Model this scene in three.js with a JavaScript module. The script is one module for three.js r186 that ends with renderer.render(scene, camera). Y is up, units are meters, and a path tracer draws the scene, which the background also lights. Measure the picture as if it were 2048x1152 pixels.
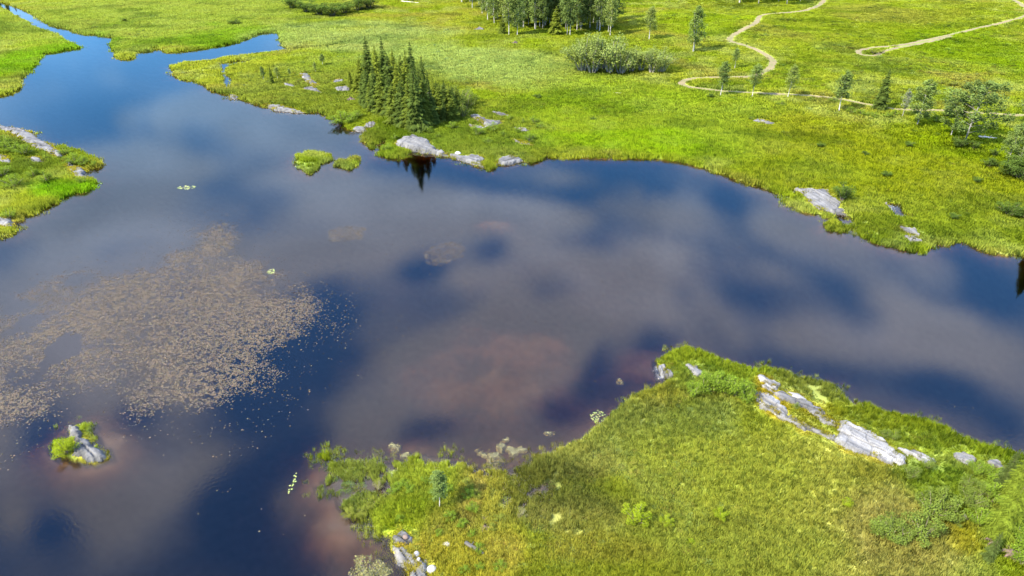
import * as THREE from 'three';
import { mergeGeometries } from 'three/addons/utils/BufferGeometryUtils.js';

// ---------------------------------------------------------------- camera, sky, sun, exposure
const scene = new THREE.Scene();
const camera = new THREE.PerspectiveCamera(45.73, 16 / 9, 0.5, 6000);
camera.position.set(0, 45, 0);
camera.rotation.set(THREE.MathUtils.degToRad(-31), 0, 0);

const renderer = new THREE.WebGLRenderer({ antialias: true });
renderer.toneMapping = THREE.LinearToneMapping;
renderer.toneMappingExposure = 3.2;
renderer.shadowMap.enabled = true;
renderer.shadowMap.type = THREE.PCFSoftShadowMap;

const SUN = new THREE.Vector3(-0.62, 0.72, 0.42).normalize();
const sun = new THREE.DirectionalLight(new THREE.Color().setRGB(1.0, 0.92, 0.76), 5.0);
sun.position.copy(SUN).multiplyScalar(400).add(new THREE.Vector3(0, 0, -150));
sun.target.position.set(0, 0, -150);
sun.castShadow = true;
sun.shadow.radius = 4;
sun.shadow.mapSize.set(4096, 4096);
Object.assign(sun.shadow.camera, { left: -260, right: 260, top: 260, bottom: -260, near: 10, far: 900 });
scene.add(sun, sun.target);

// ---------------------------------------------------------------- random numbers and noise
function rng(seed) {
  let a = seed >>> 0;
  return () => { a = (a + 0x6d2b79f5) | 0; let t = Math.imul(a ^ (a >>> 15), 1 | a); t = (t + Math.imul(t ^ (t >>> 7), 61 | t)) ^ t; return ((t ^ (t >>> 14)) >>> 0) / 4294967296; };
}
const hash = (i, j) => { let h = Math.imul(i, 374761393) + Math.imul(j, 668265263); h = Math.imul(h ^ (h >>> 13), 1274126177); return ((h ^ (h >>> 16)) >>> 0) / 4294967296; };
function vnoise(x, y) {                     // 0..1
  const i = Math.floor(x), j = Math.floor(y), fx = x - i, fy = y - j;
  const u = fx * fx * fx * (fx * (fx * 6 - 15) + 10), v = fy * fy * fy * (fy * (fy * 6 - 15) + 10);
  const a = hash(i, j), b = hash(i + 1, j), c = hash(i, j + 1), d = hash(i + 1, j + 1);
  return a + (b - a) * u + (c - a) * v + (a - b - c + d) * u * v;
}
function fbm(x, y, n = 4) { let s = 0, a = 0.5, t = 0; for (let k = 0; k < n; k++) { s += a * vnoise(x, y); t += a; a *= 0.5; const q = x * 1.6 - y * 1.2 + 17.3; y = x * 1.2 + y * 1.6 + 5.1; x = q; } return s / t; }
const clamp = (x, a = 0, b = 1) => Math.min(b, Math.max(a, x));
const smooth = (a, b, x) => { const t = clamp((x - a) / (b - a)); return t * t * (3 - 2 * t); };
const lerp = (a, b, t) => a + (b - a) * t;

// ---------------------------------------------------------------- the sky: blue with broken soft cloud
// [azimuth, elevation, spans in degrees, weight]: banks of cloud (+) and blue gaps (-) standing over the far side of the lake
const BANKS = [[-117.3,16.8,4.2,1.1,-0.7],[-113.6,21.3,3.1,1.5,-1.3],[-115.4,17.8,3.3,1.1,-0.5],[-120.7,23.6,5.5,0.9,-0.9],[-128.5,22.4,3.3,1.3,-0.7],[-91.9,28.5,2.1,1.7,-0.9],[-70.2,22.2,2.6,1.8,-1.3],[-102.1,19.9,3,1.2,-1.0],[-98.4,29.6,2.9,0.9,-1.1],[-108.2,32.3,2.8,2.4,-1.1],[-86,31.9,2.9,1.4,-1.0],[-66.7,30.3,2.5,1.8,-0.35],[-59.9,27.8,2.2,1.5,-0.1],[-50.3,25.7,1.7,1.9,-0.7],[-50.5,33.2,2.5,1.5,-1.0],[-46.4,33.8,1.7,1.5,-0.8],[-98,42.5,3.9,1.4,-1.3],[-84.4,41.7,2.4,1.2,-1.1],[-81.3,37.5,1.5,2.4,-0.9],[-133.8,35.2,2.5,2.7,-1.0],[-126.4,35.3,2.2,0.9,-1.2],[-120.6,46.3,3.3,2,-0.9],[-135.7,41,1.9,1.7,-1.2],[-114.8,41.6,3.9,1.5,-0.1],[-122.5,15,1.2,0.7,-0.8],[-117.3,11.5,6.8,1.3,-0.3],[-112,10.4,4.3,0.7,-1.0],[-123.6,7.7,2.2,0.9,-1.0],[-98.9,20.2,2.6,1.2,-0.6],[-121.5,20.5,3.1,1.3,1.0],[-126.4,20.8,2.2,0.8,0.6],[-106.9,22.7,3.8,1.2,0.7],[-98.8,24,5.4,1.2,1.1],[-85.7,21.6,7.8,1.1,0.8],[-94.4,26.5,5.6,1.2,1.0],[-94.6,30.2,2.9,1.1,1.1],[-91.3,37.4,8.9,4.1,1.6],[-76.4,25.9,6.4,2.4,0.9],[-62.8,24.4,5.6,1.8,0.6],[-51.8,29.5,4.7,2.6,1.2],[-71.6,32.7,7,2,0.8],[-60.6,32.1,4.5,1.5,0.7],[-126.9,41.1,5.3,1.6,1.1],[-130.1,35.2,2,1,0.5],[-122.1,31.8,8,3.5,0.9],[-111.8,14.9,6.4,2.2,0.9],[-123,17.7,3.9,1.3,0.7],[-104.4,35.3,3.9,2.4,0.5],[-137.3,39.1,1.2,1.7,0.8],[-114,45.7,4.1,2.1,0.4],[-60.6,25.5,6.4,1.5,1.0],[-77.6,23.6,5.1,1.4,0.9],[-79.2,29.1,5.5,1.6,0.6],[-110.5,40.9,5.6,2.3,0.9],[-105.2,28.6,5,1.6,0.6],[-110.8,25.4,2.5,1,0.5],[-65.6,28,2.8,1.1,0.7],[-114.4,13.6,2.1,1,0.6],[-119.8,14.7,3,1,0.6],[-123,12.5,1.8,1,0.5],[-116,45.2,5.6,2.5,0.8],[-121.2,40.3,4.8,1.4,0.5],[-67.6,34.1,6.7,1.9,0.6],[-56.9,27.6,3.7,1.4,0.5],[-66.3,25,4.5,1.5,0.4]];
function skyAt(az, el, out) {               // degrees
  const e = Math.max(el, 0.5), er = e * Math.PI / 180, ar = az * Math.PI / 180;
  // the cloud deck is looked up on a flat layer overhead, so clouds shrink towards the horizon
  const k = 1 / Math.max(0.16, Math.sin(er) + 0.07), x = Math.cos(ar) * Math.cos(er) * k, y = Math.sin(ar) * Math.cos(er) * k;
  const wx = fbm(x * 1.3 + 40, y * 1.3 + 9, 3) - 0.5, wy = fbm(x * 1.3 + 71, y * 1.3 - 33, 3) - 0.5;
  const wz = fbm(x * 5.2 + 13, y * 5.2 - 7, 3) - 0.5;
  let c = (fbm(x * 1.9 + wx * 1.4 + 3, y * 1.9 + wy * 1.4 + 11, 5) - 0.5) * 4.2 + 0.12;
  for (const [a, b, sa, sb, w] of BANKS) {
    const da = ((az - a + 540) % 360) - 180; if (Math.abs(da) > 4 * sa + 12) continue;
    const q = (da / sa + wx * 1.7 + wz * 0.9) ** 2 + ((el - b) / sb + wy * 1.7 - wz * 0.9) ** 2;
    if (q < 9) c += w * 0.85 * Math.exp(-q);
  }
  const cover = lerp(0.5, smooth(-0.6, 0.7, c), lerp(0.5, 1, smooth(8, 24, e))), thick = fbm(x * 3.1 + wx - 20, y * 3.1 + wy + 60, 4);
  const hz = Math.exp(-e / 14);
  const blue = [0.03 + 0.05 * hz, 0.23 + 0.56 * hz, 0.78 + 0.95 * hz];
  const white = 1.06 + 1.0 * (thick - 0.45);
  const toSun = Math.max(0, Math.cos(er) * (Math.cos(ar) * SUN.x + Math.sin(ar) * SUN.z) + Math.sin(er) * SUN.y);
  const glow = 0.4 * toSun ** 24, bright = 0.66 * lerp(0.8, 1.75, smooth(14, 42, e));
  const air = smooth(10, 32, e), cl = [white * lerp(0.62, 0.97, air), white * lerp(0.94, 0.97, air), white * lerp(1.28, 1.14, air)];
  for (let q = 0; q < 3; q++) out[q] = bright * lerp(blue[q], cl[q], (0.12 + 0.88 * cover) * (0.88 - 0.26 * hz)) + glow;
}
{
  const W = 1024, H = 512, d = new Float32Array(W * H * 4), o = [0, 0, 0];
  for (let j = 0; j < H; j++) {
    const el = ((j + 0.5) / H - 0.5) * 180;
    for (let i = 0; i < W; i++) {
      const k = (j * W + i) * 4;
      if (el < -2) { d[k] = 0.1; d[k + 1] = 0.13; d[k + 2] = 0.06; }
      else { skyAt(((i + 0.5) / W - 0.5) * 360, el, o); d[k] = o[0]; d[k + 1] = o[1]; d[k + 2] = o[2]; }
      d[k + 3] = 1;
    }
  }
  const sky = new THREE.DataTexture(d, W, H, THREE.RGBAFormat, THREE.FloatType);
  sky.mapping = THREE.EquirectangularReflectionMapping;
  sky.magFilter = sky.minFilter = THREE.LinearFilter;
  sky.needsUpdate = true;
  scene.background = sky; scene.environment = sky;
}

// ---------------------------------------------------------------- the map, in metres: [x, z] of shorelines, rocks and tracks
const LAND = [
  // far bank, with the wooded point that reaches into the lake
  [[-404.59,-425.74],[-246.6,-335.49],[-208.52,-303.94],[-199.26,-295.02],[-185.25,-280.8],[-173.72,-267.78],[-163.47,-255.82],[-153.8,-249.28],[-144.81,-241.3],[-139.37,-239.59],[-129.62,-233.78],[-124.71,-221.38],[-121.71,-216.33],[-117.94,-211.47],[-116.87,-208.12],[-112.59,-203.58],[-110.16,-204.86],[-114.55,-212.84],[-110.65,-213.53],[-108.3,-218.47],[-104.46,-213.53],[-102.66,-212.84],[-96.36,-216.33],[-91.15,-222.12],[-87.66,-227.43],[-86.34,-237.07],[-84.91,-243.04],[-79.66,-244.79],[-76.57,-237.07],[-73.23,-226.66],[-68.31,-217.04],[-61.28,-219.55],[-52.38,-225.13],[-51.19,-223.99],[-58.81,-217.04],[-64.28,-214.57],[-67.42,-213.87],[-73.49,-211.47],[-78.5,-208.12],[-84.8,-203.58],[-86.08,-200.44],[-87.84,-199.83],[-92.92,-198],[-94.5,-194.42],[-90.45,-186.51],[-87.29,-181.19],[-81.44,-178.63],[-78.09,-175.64],[-73.98,-169.46],[-69.02,-166.28],[-67.02,-162.34],[-62.79,-161.06],[-56.19,-155.32],[-53.76,-152.58],[-46.18,-150.3],[-43.64,-152.2],[-38.76,-146.98],[-35.58,-142.74],[-32.97,-138.7],[-30.12,-136.76],[-29.35,-134.23],[-30.01,-132.39],[-28.53,-130.29],[-26.7,-127.1],[-26.36,-129.11],[-26.11,-131.78],[-25.87,-127.96],[-25.93,-125.41],[-25.32,-122.95],[-24.47,-123.49],[-24.22,-124.31],[-23.51,-121.62],[-21.1,-122.42],[-18.56,-125.41],[-15.2,-124.31],[-12.12,-122.69],[-8.75,-119.8],[-5.81,-117.51],[-3.87,-116.27],[-2.73,-118.01],[-0.82,-118.77],[2.03,-119.8],[4.53,-120.31],[7.18,-123.49],[9.74,-122.15],[14.28,-122.69],[19,-122.15],[22.13,-122.42],[25.84,-122.15],[30.12,-121.1],[33.34,-118.52],[36.59,-115.54],[38.8,-112.22],[41.48,-109.27],[43.29,-106.66],[44.51,-104.55],[46.06,-104.97],[47.21,-107.3],[47.57,-106.66],[46.05,-103.32],[44.16,-103.53],[43.95,-101.72],[44.63,-99.96],[45.67,-98.43],[46.8,-97.69],[48.06,-97.5],[48.64,-96.4],[49.13,-95.49],[47.38,-93.21],[47.17,-91.33],[48.09,-90.5],[49.62,-91.17],[50.49,-92.52],[51.62,-91.67],[51.13,-89.36],[52.3,-87.45],[54,-85.9],[56.87,-84.84],[59.16,-85.6],[59.94,-86.67],[58.91,-87.45],[60.89,-86.98],[62.73,-86.82],[64.1,-88.39],[65.19,-87.76],[65.52,-86.21],[66.92,-84.4],[68.93,-83.81],[71.41,-84.1],[78.14,-84.54],[92.05,-79.57],[160.09,-72],[1178.27,-701.89],[-651.34,-701.89]],
  // west bank beside the narrow channel
  [[-348.07,-362.5],[-237.34,-321.88],[-206.94,-295.02],[-192.43,-278.55],[-176.89,-262.68],[-166.86,-251.12],[-155.08,-241.3],[-140.35,-225.13],[-133.26,-218.47],[-135.46,-216.33],[-139.79,-209.45],[-135.89,-200.44],[-131.53,-189.27],[-129.16,-181.71],[-123.48,-172.74],[-122.16,-166.28],[-123.65,-165.39],[-138.57,-161.06],[-184.02,-165.39]],
  // rocky spit on the left
  [[-170.31,-151.05],[-127.14,-145.54],[-108,-141.03],[-104.83,-139.69],[-102.23,-139.03],[-98.77,-136.76],[-95.97,-133.61],[-92.28,-130.58],[-89.78,-128.82],[-88.15,-128.53],[-85.44,-126.82],[-81.58,-124.31],[-78.83,-122.15],[-75.21,-118.77],[-74.43,-117.26],[-76.29,-117.01],[-77.96,-117.26],[-76.19,-115.3],[-74.79,-112.68],[-73.58,-112.22],[-71.99,-110.84],[-70.98,-107.3],[-70.97,-106.02],[-72.69,-105.81],[-73.72,-106.02],[-73.59,-104.14],[-73.89,-101.52],[-74.33,-99.38],[-73.99,-97.87],[-74.59,-96.4],[-75.96,-97.5],[-77.59,-99],[-77.4,-98.06],[-75.4,-96.58],[-75.03,-94.6],[-75.43,-93.9],[-74.62,-92.35],[-73.86,-90.67],[-74.24,-89.52],[-74.69,-89.2],[-80.31,-86.82],[-99.42,-76.92]],
  // two islets of sedge
  [[-41.03,-124.31],[-39.41,-125.41],[-37.12,-125.41],[-33.48,-122.42],[-33.78,-120.83],[-35.26,-119.28],[-34.83,-116.77],[-35.54,-113.86],[-38.44,-116.77],[-39.78,-119.03]],
  [[-31.89,-117.76],[-32.18,-120.31],[-29.55,-122.95],[-28.35,-121.1],[-28.22,-118.01],[-29.41,-116.27]],
  // the near marsh
  [[-16.37,-44.24],[-15.39,-44.67],[-13.8,-44.36],[-13.05,-44.42],[-12.27,-44.85],[-11.6,-44.06],[-11.26,-43.64],[-10.76,-44.42],[-9.47,-43.82],[-9.31,-44.97],[-8.09,-45.41],[-7.16,-45.16],[-5.89,-45.16],[-5.38,-44.42],[-5.18,-44.06],[-4.8,-44.42],[-3.5,-43.64],[-2.74,-43.34],[-1.23,-43.22],[0.27,-43.64],[1.65,-44.24],[2.13,-45.1],[4.2,-45.73],[6.67,-47.28],[8.49,-49.38],[10.23,-51.31],[12.46,-53.66],[15.27,-55.16],[15.78,-55.41],[16.52,-56.56],[15.65,-57.23],[15.65,-58.35],[15.76,-59.59],[17.49,-60.86],[19.49,-61.7],[21.48,-60.5],[23.77,-59.05],[26.04,-57.83],[26.42,-58.35],[28.59,-57.66],[30.01,-56.73],[31.85,-55.9],[33.58,-55.41],[33.45,-54.6],[34.37,-52.81],[35.88,-51.61],[37.51,-50.8],[39.66,-49.94],[41.11,-48.96],[42.26,-47.54],[43.45,-46.62],[45.73,-45.47],[46.35,-45.1],[52.34,-40.99],[63.08,-32.94],[48.17,-13.88],[-1.08,-11.97],[-3.96,-23.83],[-6.24,-30.08],[-7.78,-32.86],[-8.05,-33.2],[-8.87,-34.4],[-9.39,-35.31],[-9.64,-35.64],[-9.55,-36.4],[-10.64,-36.45],[-10.89,-36.79],[-11.13,-38.18],[-11.62,-38.85],[-11.94,-38.33],[-12.61,-38.23],[-13.94,-39.06],[-14.38,-39.96],[-15.26,-41.27],[-16.12,-42.4],[-15.82,-42.99]],
  // small rock island
  [[-42.37,-49.17],[-41.82,-49.38],[-40.81,-49.66],[-40.09,-49.38],[-39.91,-48.15],[-38.37,-46.82],[-36.95,-45.66],[-36.42,-44.79],[-37.49,-44.42],[-38.51,-44.48],[-39.98,-45.04],[-41.28,-45.41],[-42.47,-46.69],[-42.1,-47.34],[-41.27,-47.61]],
  // single tussocks
  [[-17.46,-45.41],[-17.08,-45.73],[-16.46,-45.41],[-16.65,-44.85],[-17.22,-44.97]], [[-16.79,-41.55],[-16.54,-41.78],[-16.21,-41.49],[-16.39,-41.16]], [[-15.86,-41.27],[-15.61,-41.49],[-15.33,-41.21],[-15.51,-40.88]],
];
const POOLS = [
  [[60.39,-100.93],[62.03,-100.35],[61.52,-98.81],[61.67,-97.69],[62.71,-96.95],[61.77,-95.85],[59.63,-96.22],[59.81,-97.87],[60.39,-99.77]],
  [[50.34,-96.76],[52.21,-96.04],[52.36,-94.78],[50.85,-93.38],[49.86,-94.08],[49.6,-95.14]],
  [[-82.47,-198],[-79.3,-201.06],[-73.77,-201.69],[-74.19,-198.6],[-78.79,-195.6],[-78.32,-190.39],[-75.67,-184.89],[-71.79,-177.63],[-70.12,-171.79],[-71.03,-170.85],[-74.97,-179.65],[-79.13,-189.27]],
  [[-25.76,-132.08],[-26.21,-128.82],[-26.6,-126.53],[-25.88,-125.69],[-25.29,-127.96],[-25.12,-131.18]],
];
// shallow shelves under the water: centre, spans, depth of the bed below the surface
const SHELVES = [[-38.82,-46.12,4.94,3.83,0.3],[-13.14,-37.82,3.85,4.01,0.32],[-15.86,-42.48,2.61,2.31,0.3],[14.09,-59.07,3.24,3.01,0.5],[-2.97,-94.33,4.57,3.17,0.6],[-1.27,-58.31,13.19,10.3,0.7],[-1.1,-45.81,3.2,2.53,0.55],[-9.36,-46.09,2.75,1.92,0.6],[-10.08,-33.87,2.29,1.77,0.5],[4.96,-80.16,32.62,18.65,1.7]];
// wet ground where sedge stands in water
const WET = [[-13.08,-41.72,3.23,3.38,0.9],[-8.68,-44.32,4.03,1.1,0.9],[0.9,-41.08,3.2,2.49,0.9],[3.51,-38.18,2.86,2.54,0.5],[-1.71,-43,2.64,0.94,0.8],[31.25,-53.88,6.6,2.35,0.5],[22.93,-49.79,2.41,2.11,0.3],[12.78,-44.26,2.68,2.43,0.25],[-36.49,-120.2,5.53,7.75,0.45],[-30.08,-119.72,3.68,5.14,0.45],[-16.97,-45.3,1.36,0.88,1],[-16.06,-41.4,1.29,1.12,1],[-84.05,-188.29,9.43,12.15,0.6],[-72.08,-205.62,8.76,5.17,0.5],[50.21,-91.45,4.46,3.69,0.6],[59.73,-86.88,7.14,2.48,0.6],[44.86,-102.82,2.44,3.63,0.7],[-25.44,-126.78,2.12,6.21,0.7]];

function distSeg2(px, pz, ax, az, bx, bz) {
  const dx = bx - ax, dz = bz - az, t = clamp(((px - ax) * dx + (pz - az) * dz) / (dx * dx + dz * dz + 1e-12)), x = ax + dx * t - px, z = az + dz * t - pz;
  return x * x + z * z;
}
function sdPoly(poly, x, z) {               // metres, positive inside
  let d = 1e12, inside = false;
  for (let i = 0, j = poly.length - 1; i < poly.length; j = i++) {
    const [ax, az] = poly[i], [bx, bz] = poly[j];
    d = Math.min(d, distSeg2(x, z, ax, az, bx, bz));
    if ((az > z) !== (bz > z) && x < (bx - ax) * (z - az) / (bz - az) + ax) inside = !inside;
  }
  return inside ? Math.sqrt(d) : -Math.sqrt(d);
}
const bounds = (poly, m = 0) => { let a = 1e9, b = -1e9, c = 1e9, d = -1e9; for (const [x, z] of poly) { a = Math.min(a, x); b = Math.max(b, x); c = Math.min(c, z); d = Math.max(d, z); } return [a - m, b + m, c - m, d + m]; };

// a lookup of metres to the shore on a half-metre lattice
const GX = -300, GZ = -370, GS = 0.5, GW = 1201, GH = 741;
class Field {
  constructor(fill) { this.a = new Float32Array(GW * GH).fill(fill); this.fill = fill; }
  at(x, z) {
    const u = (x - GX) / GS, v = (z - GZ) / GS;
    const i = Math.floor(u), j = Math.floor(v);
    if (i < 0 || j < 0 || i >= GW - 1 || j >= GH - 1) return this.outside ? this.outside(x, z) : this.fill;
    const fu = u - i, fv = v - j, k = j * GW + i, a = this.a;
    return (a[k] * (1 - fu) + a[k + 1] * fu) * (1 - fv) + (a[k + GW] * (1 - fu) + a[k + GW + 1] * fu) * fv;
  }
  stamp(poly, margin) {                    // keep the larger of what is there and metres inside poly
    const [x0, x1, z0, z1] = bounds(poly, margin);
    for (let j = Math.max(0, Math.floor((z0 - GZ) / GS)); j <= Math.min(GH - 1, Math.ceil((z1 - GZ) / GS)); j++)
      for (let i = Math.max(0, Math.floor((x0 - GX) / GS)); i <= Math.min(GW - 1, Math.ceil((x1 - GX) / GS)); i++) {
        const k = j * GW + i; this.a[k] = Math.max(this.a[k], sdPoly(poly, GX + i * GS, GZ + j * GS));
      }
  }
}
const shore = new Field(-40);
for (const p of LAND) shore.stamp(p, 14);
shore.outside = (x, z) => { let s = -40; for (const p of [LAND[0], LAND[1], LAND[2], LAND[5]]) s = Math.max(s, sdPoly(p, x, z)); return s; };
{ const pools = new Field(-40); for (const p of POOLS) pools.stamp(p, 4); for (let k = 0; k < shore.a.length; k++) shore.a[k] = Math.min(shore.a[k], -pools.a[k] - 0.5); }
const ell = ([cx, cz, rx, rz], x, z) => ((x - cx) / rx) ** 2 + ((z - cz) / rz) ** 2;

// metres to the shore, roughened as real margins are
const rim = (x, z) => shore.at(x, z) + (fbm(x * 0.9, z * 0.9, 3) - 0.5) * 0.9 * clamp(-z / 90, 0.5, 1.4);
function wetness(x, z) { let w = 0; for (const e of WET) { const q = ell(e, x, z); if (q < 4) w = Math.max(w, e[4] * smooth(1.7, 0.35, q + (fbm(x * 0.35, z * 0.35, 3) - 0.5) * 1.4)); } return w; }
function height(x, z) {
  const s = rim(x, z);
  if (s < 0) {
    let y = -0.22 - 2.6 * (1 - Math.exp(s / 4)) + (fbm(x * 0.15, z * 0.15, 3) - 0.5) * 0.5 * smooth(0, -3, s);
    for (const e of SHELVES) { const q = ell(e, x, z); if (q < 5) y = Math.max(y, lerp(y, -e[4] - (fbm(x * 0.4, z * 0.4, 4) - 0.5) * 0.5, Math.exp(-1.1 * Math.max(0, q + (fbm(x * 0.22 + 7, z * 0.22, 4) - 0.5) * 1.3) ** 1.5))); }
    return Math.min(y, -0.05);
  }
  const r = Math.hypot(x, z);
  let y = 0.16 * clamp(s / 0.5) + 0.3 * smooth(0, 8, s) + (fbm(x * 0.5, z * 0.5, 3) - 0.5) * 0.22 * clamp(s / 2);
  y += smooth(190, 300, r) * smooth(10, 60, x) * Math.max(0, fbm(x * 0.022 + 4, z * 0.022, 3) - 0.3) * 4.5;
  y += smooth(300, 900, r) * (r - 300) * 0.03;
  const w = wetness(x, z);
  if (w > 0) y = lerp(y, -0.16 + (fbm(x * 0.8, z * 0.8, 2) - 0.5) * 0.22, w * clamp(s / 0.3 + 0.4));
  return y;
}

// ---------------------------------------------------------------- names and tags
const taken = {};
const numbered = (n) => { const k = taken[n] = (taken[n] ?? -1) + 1; return k ? `${n}_${String(k).padStart(3, '0')}` : n; };
function tag(o, label, category, group, kind) { o.userData.label = label; if (category) o.userData.category = category; if (group) o.userData.group = group; if (kind) o.userData.kind = kind; return o; }
function mesh(name, geo, mat, parent) {
  const m = new THREE.Mesh(geo, mat); m.castShadow = m.receiveShadow = true;
  m.name = parent ? name : numbered(name); (parent ?? scene).add(m); return m;
}
const std = (o) => new THREE.MeshStandardMaterial({ roughness: 0.9, ...o });
const lin = (c) => { const q = new THREE.Color(c); return [q.r, q.g, q.b]; };
const ALB = 0.56;                           // what a plant returns of the light, against how bright it looks in full daylight
const plant = (hex) => { const c = lin(hex), l = (c[0] + c[1] + c[2]) / 3; return c.map((v) => lerp(v, l, 0.0) * ALB); };

// ---------------------------------------------------------------- tracks
const TRACKS = [
  [[[145.24,-332.37],[134.48,-314.75],[123.48,-295.02],[113.39,-280.8],[106.03,-276.33],[95.85,-273.07],[91.58,-267.78],[84.94,-252.05],[77.38,-240.45],[70.21,-228.99],[68.53,-222.87],[70.81,-217.75],[73.22,-210.12],[74.09,-203.58],[73.37,-197.39],[70.59,-190.96],[67.67,-186.51],[62.46,-181.19],[56.96,-180.68],[51.88,-180.16],[46.2,-178.63],[42.68,-174.18],[44.08,-170.85],[49.59,-167.63],[57.72,-165.39],[67.36,-163.63],[74.29,-161.49],[77.74,-158.97],[81.87,-154.93],[87.24,-151.43],[95.68,-150.67],[103.72,-148.81],[111.82,-146.98],[126.05,-143.78]], 0.95, 'winding tan dirt track crossing the meadow and hugging the birch row'],
  [[[224.69,-277.44],[201.19,-270.93],[185.52,-261.68],[179.17,-256.78],[170.57,-252.05],[152.07,-240.45],[134.06,-228.21],[121.54,-220.65],[111.77,-215.62],[105.97,-212.84],[102.25,-208.78],[101.58,-204.22],[104.34,-203.58],[109.96,-209.45],[116.76,-214.92],[129.53,-222.87],[142.04,-231.36]], 0.75, 'tan dirt track with a hooked turning loop on the upper meadow'],
  [[[184.52,-260.68],[194.34,-273.07],[198.84,-284.23],[202.7,-295.02],[207.69,-303.94],[216.96,-310.62],[228.63,-314.75]], 1.0, 'short pale dirt track branching off at the upper right corner'],
];
const track = new Field(-9);
const trackLines = TRACKS.map(([pts]) => new THREE.CatmullRomCurve3(pts.map(([x, z]) => new THREE.Vector3(x, 0, z)), false, 'centripetal').getSpacedPoints(pts.length * 9));
trackLines.forEach((line, t) => {
  for (const p of line) for (let dj = -6; dj <= 6; dj++) for (let di = -6; di <= 6; di++) {
    const i = Math.round((p.x - GX) / GS) + di, j = Math.round((p.z - GZ) / GS) + dj;
    if (i < 0 || j < 0 || i >= GW || j >= GH) continue;
    const d = TRACKS[t][1] - Math.hypot(GX + i * GS - p.x, GZ + j * GS - p.z), k = j * GW + i;
    if (d > track.a[k]) track.a[k] = d;
  }
});

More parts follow.
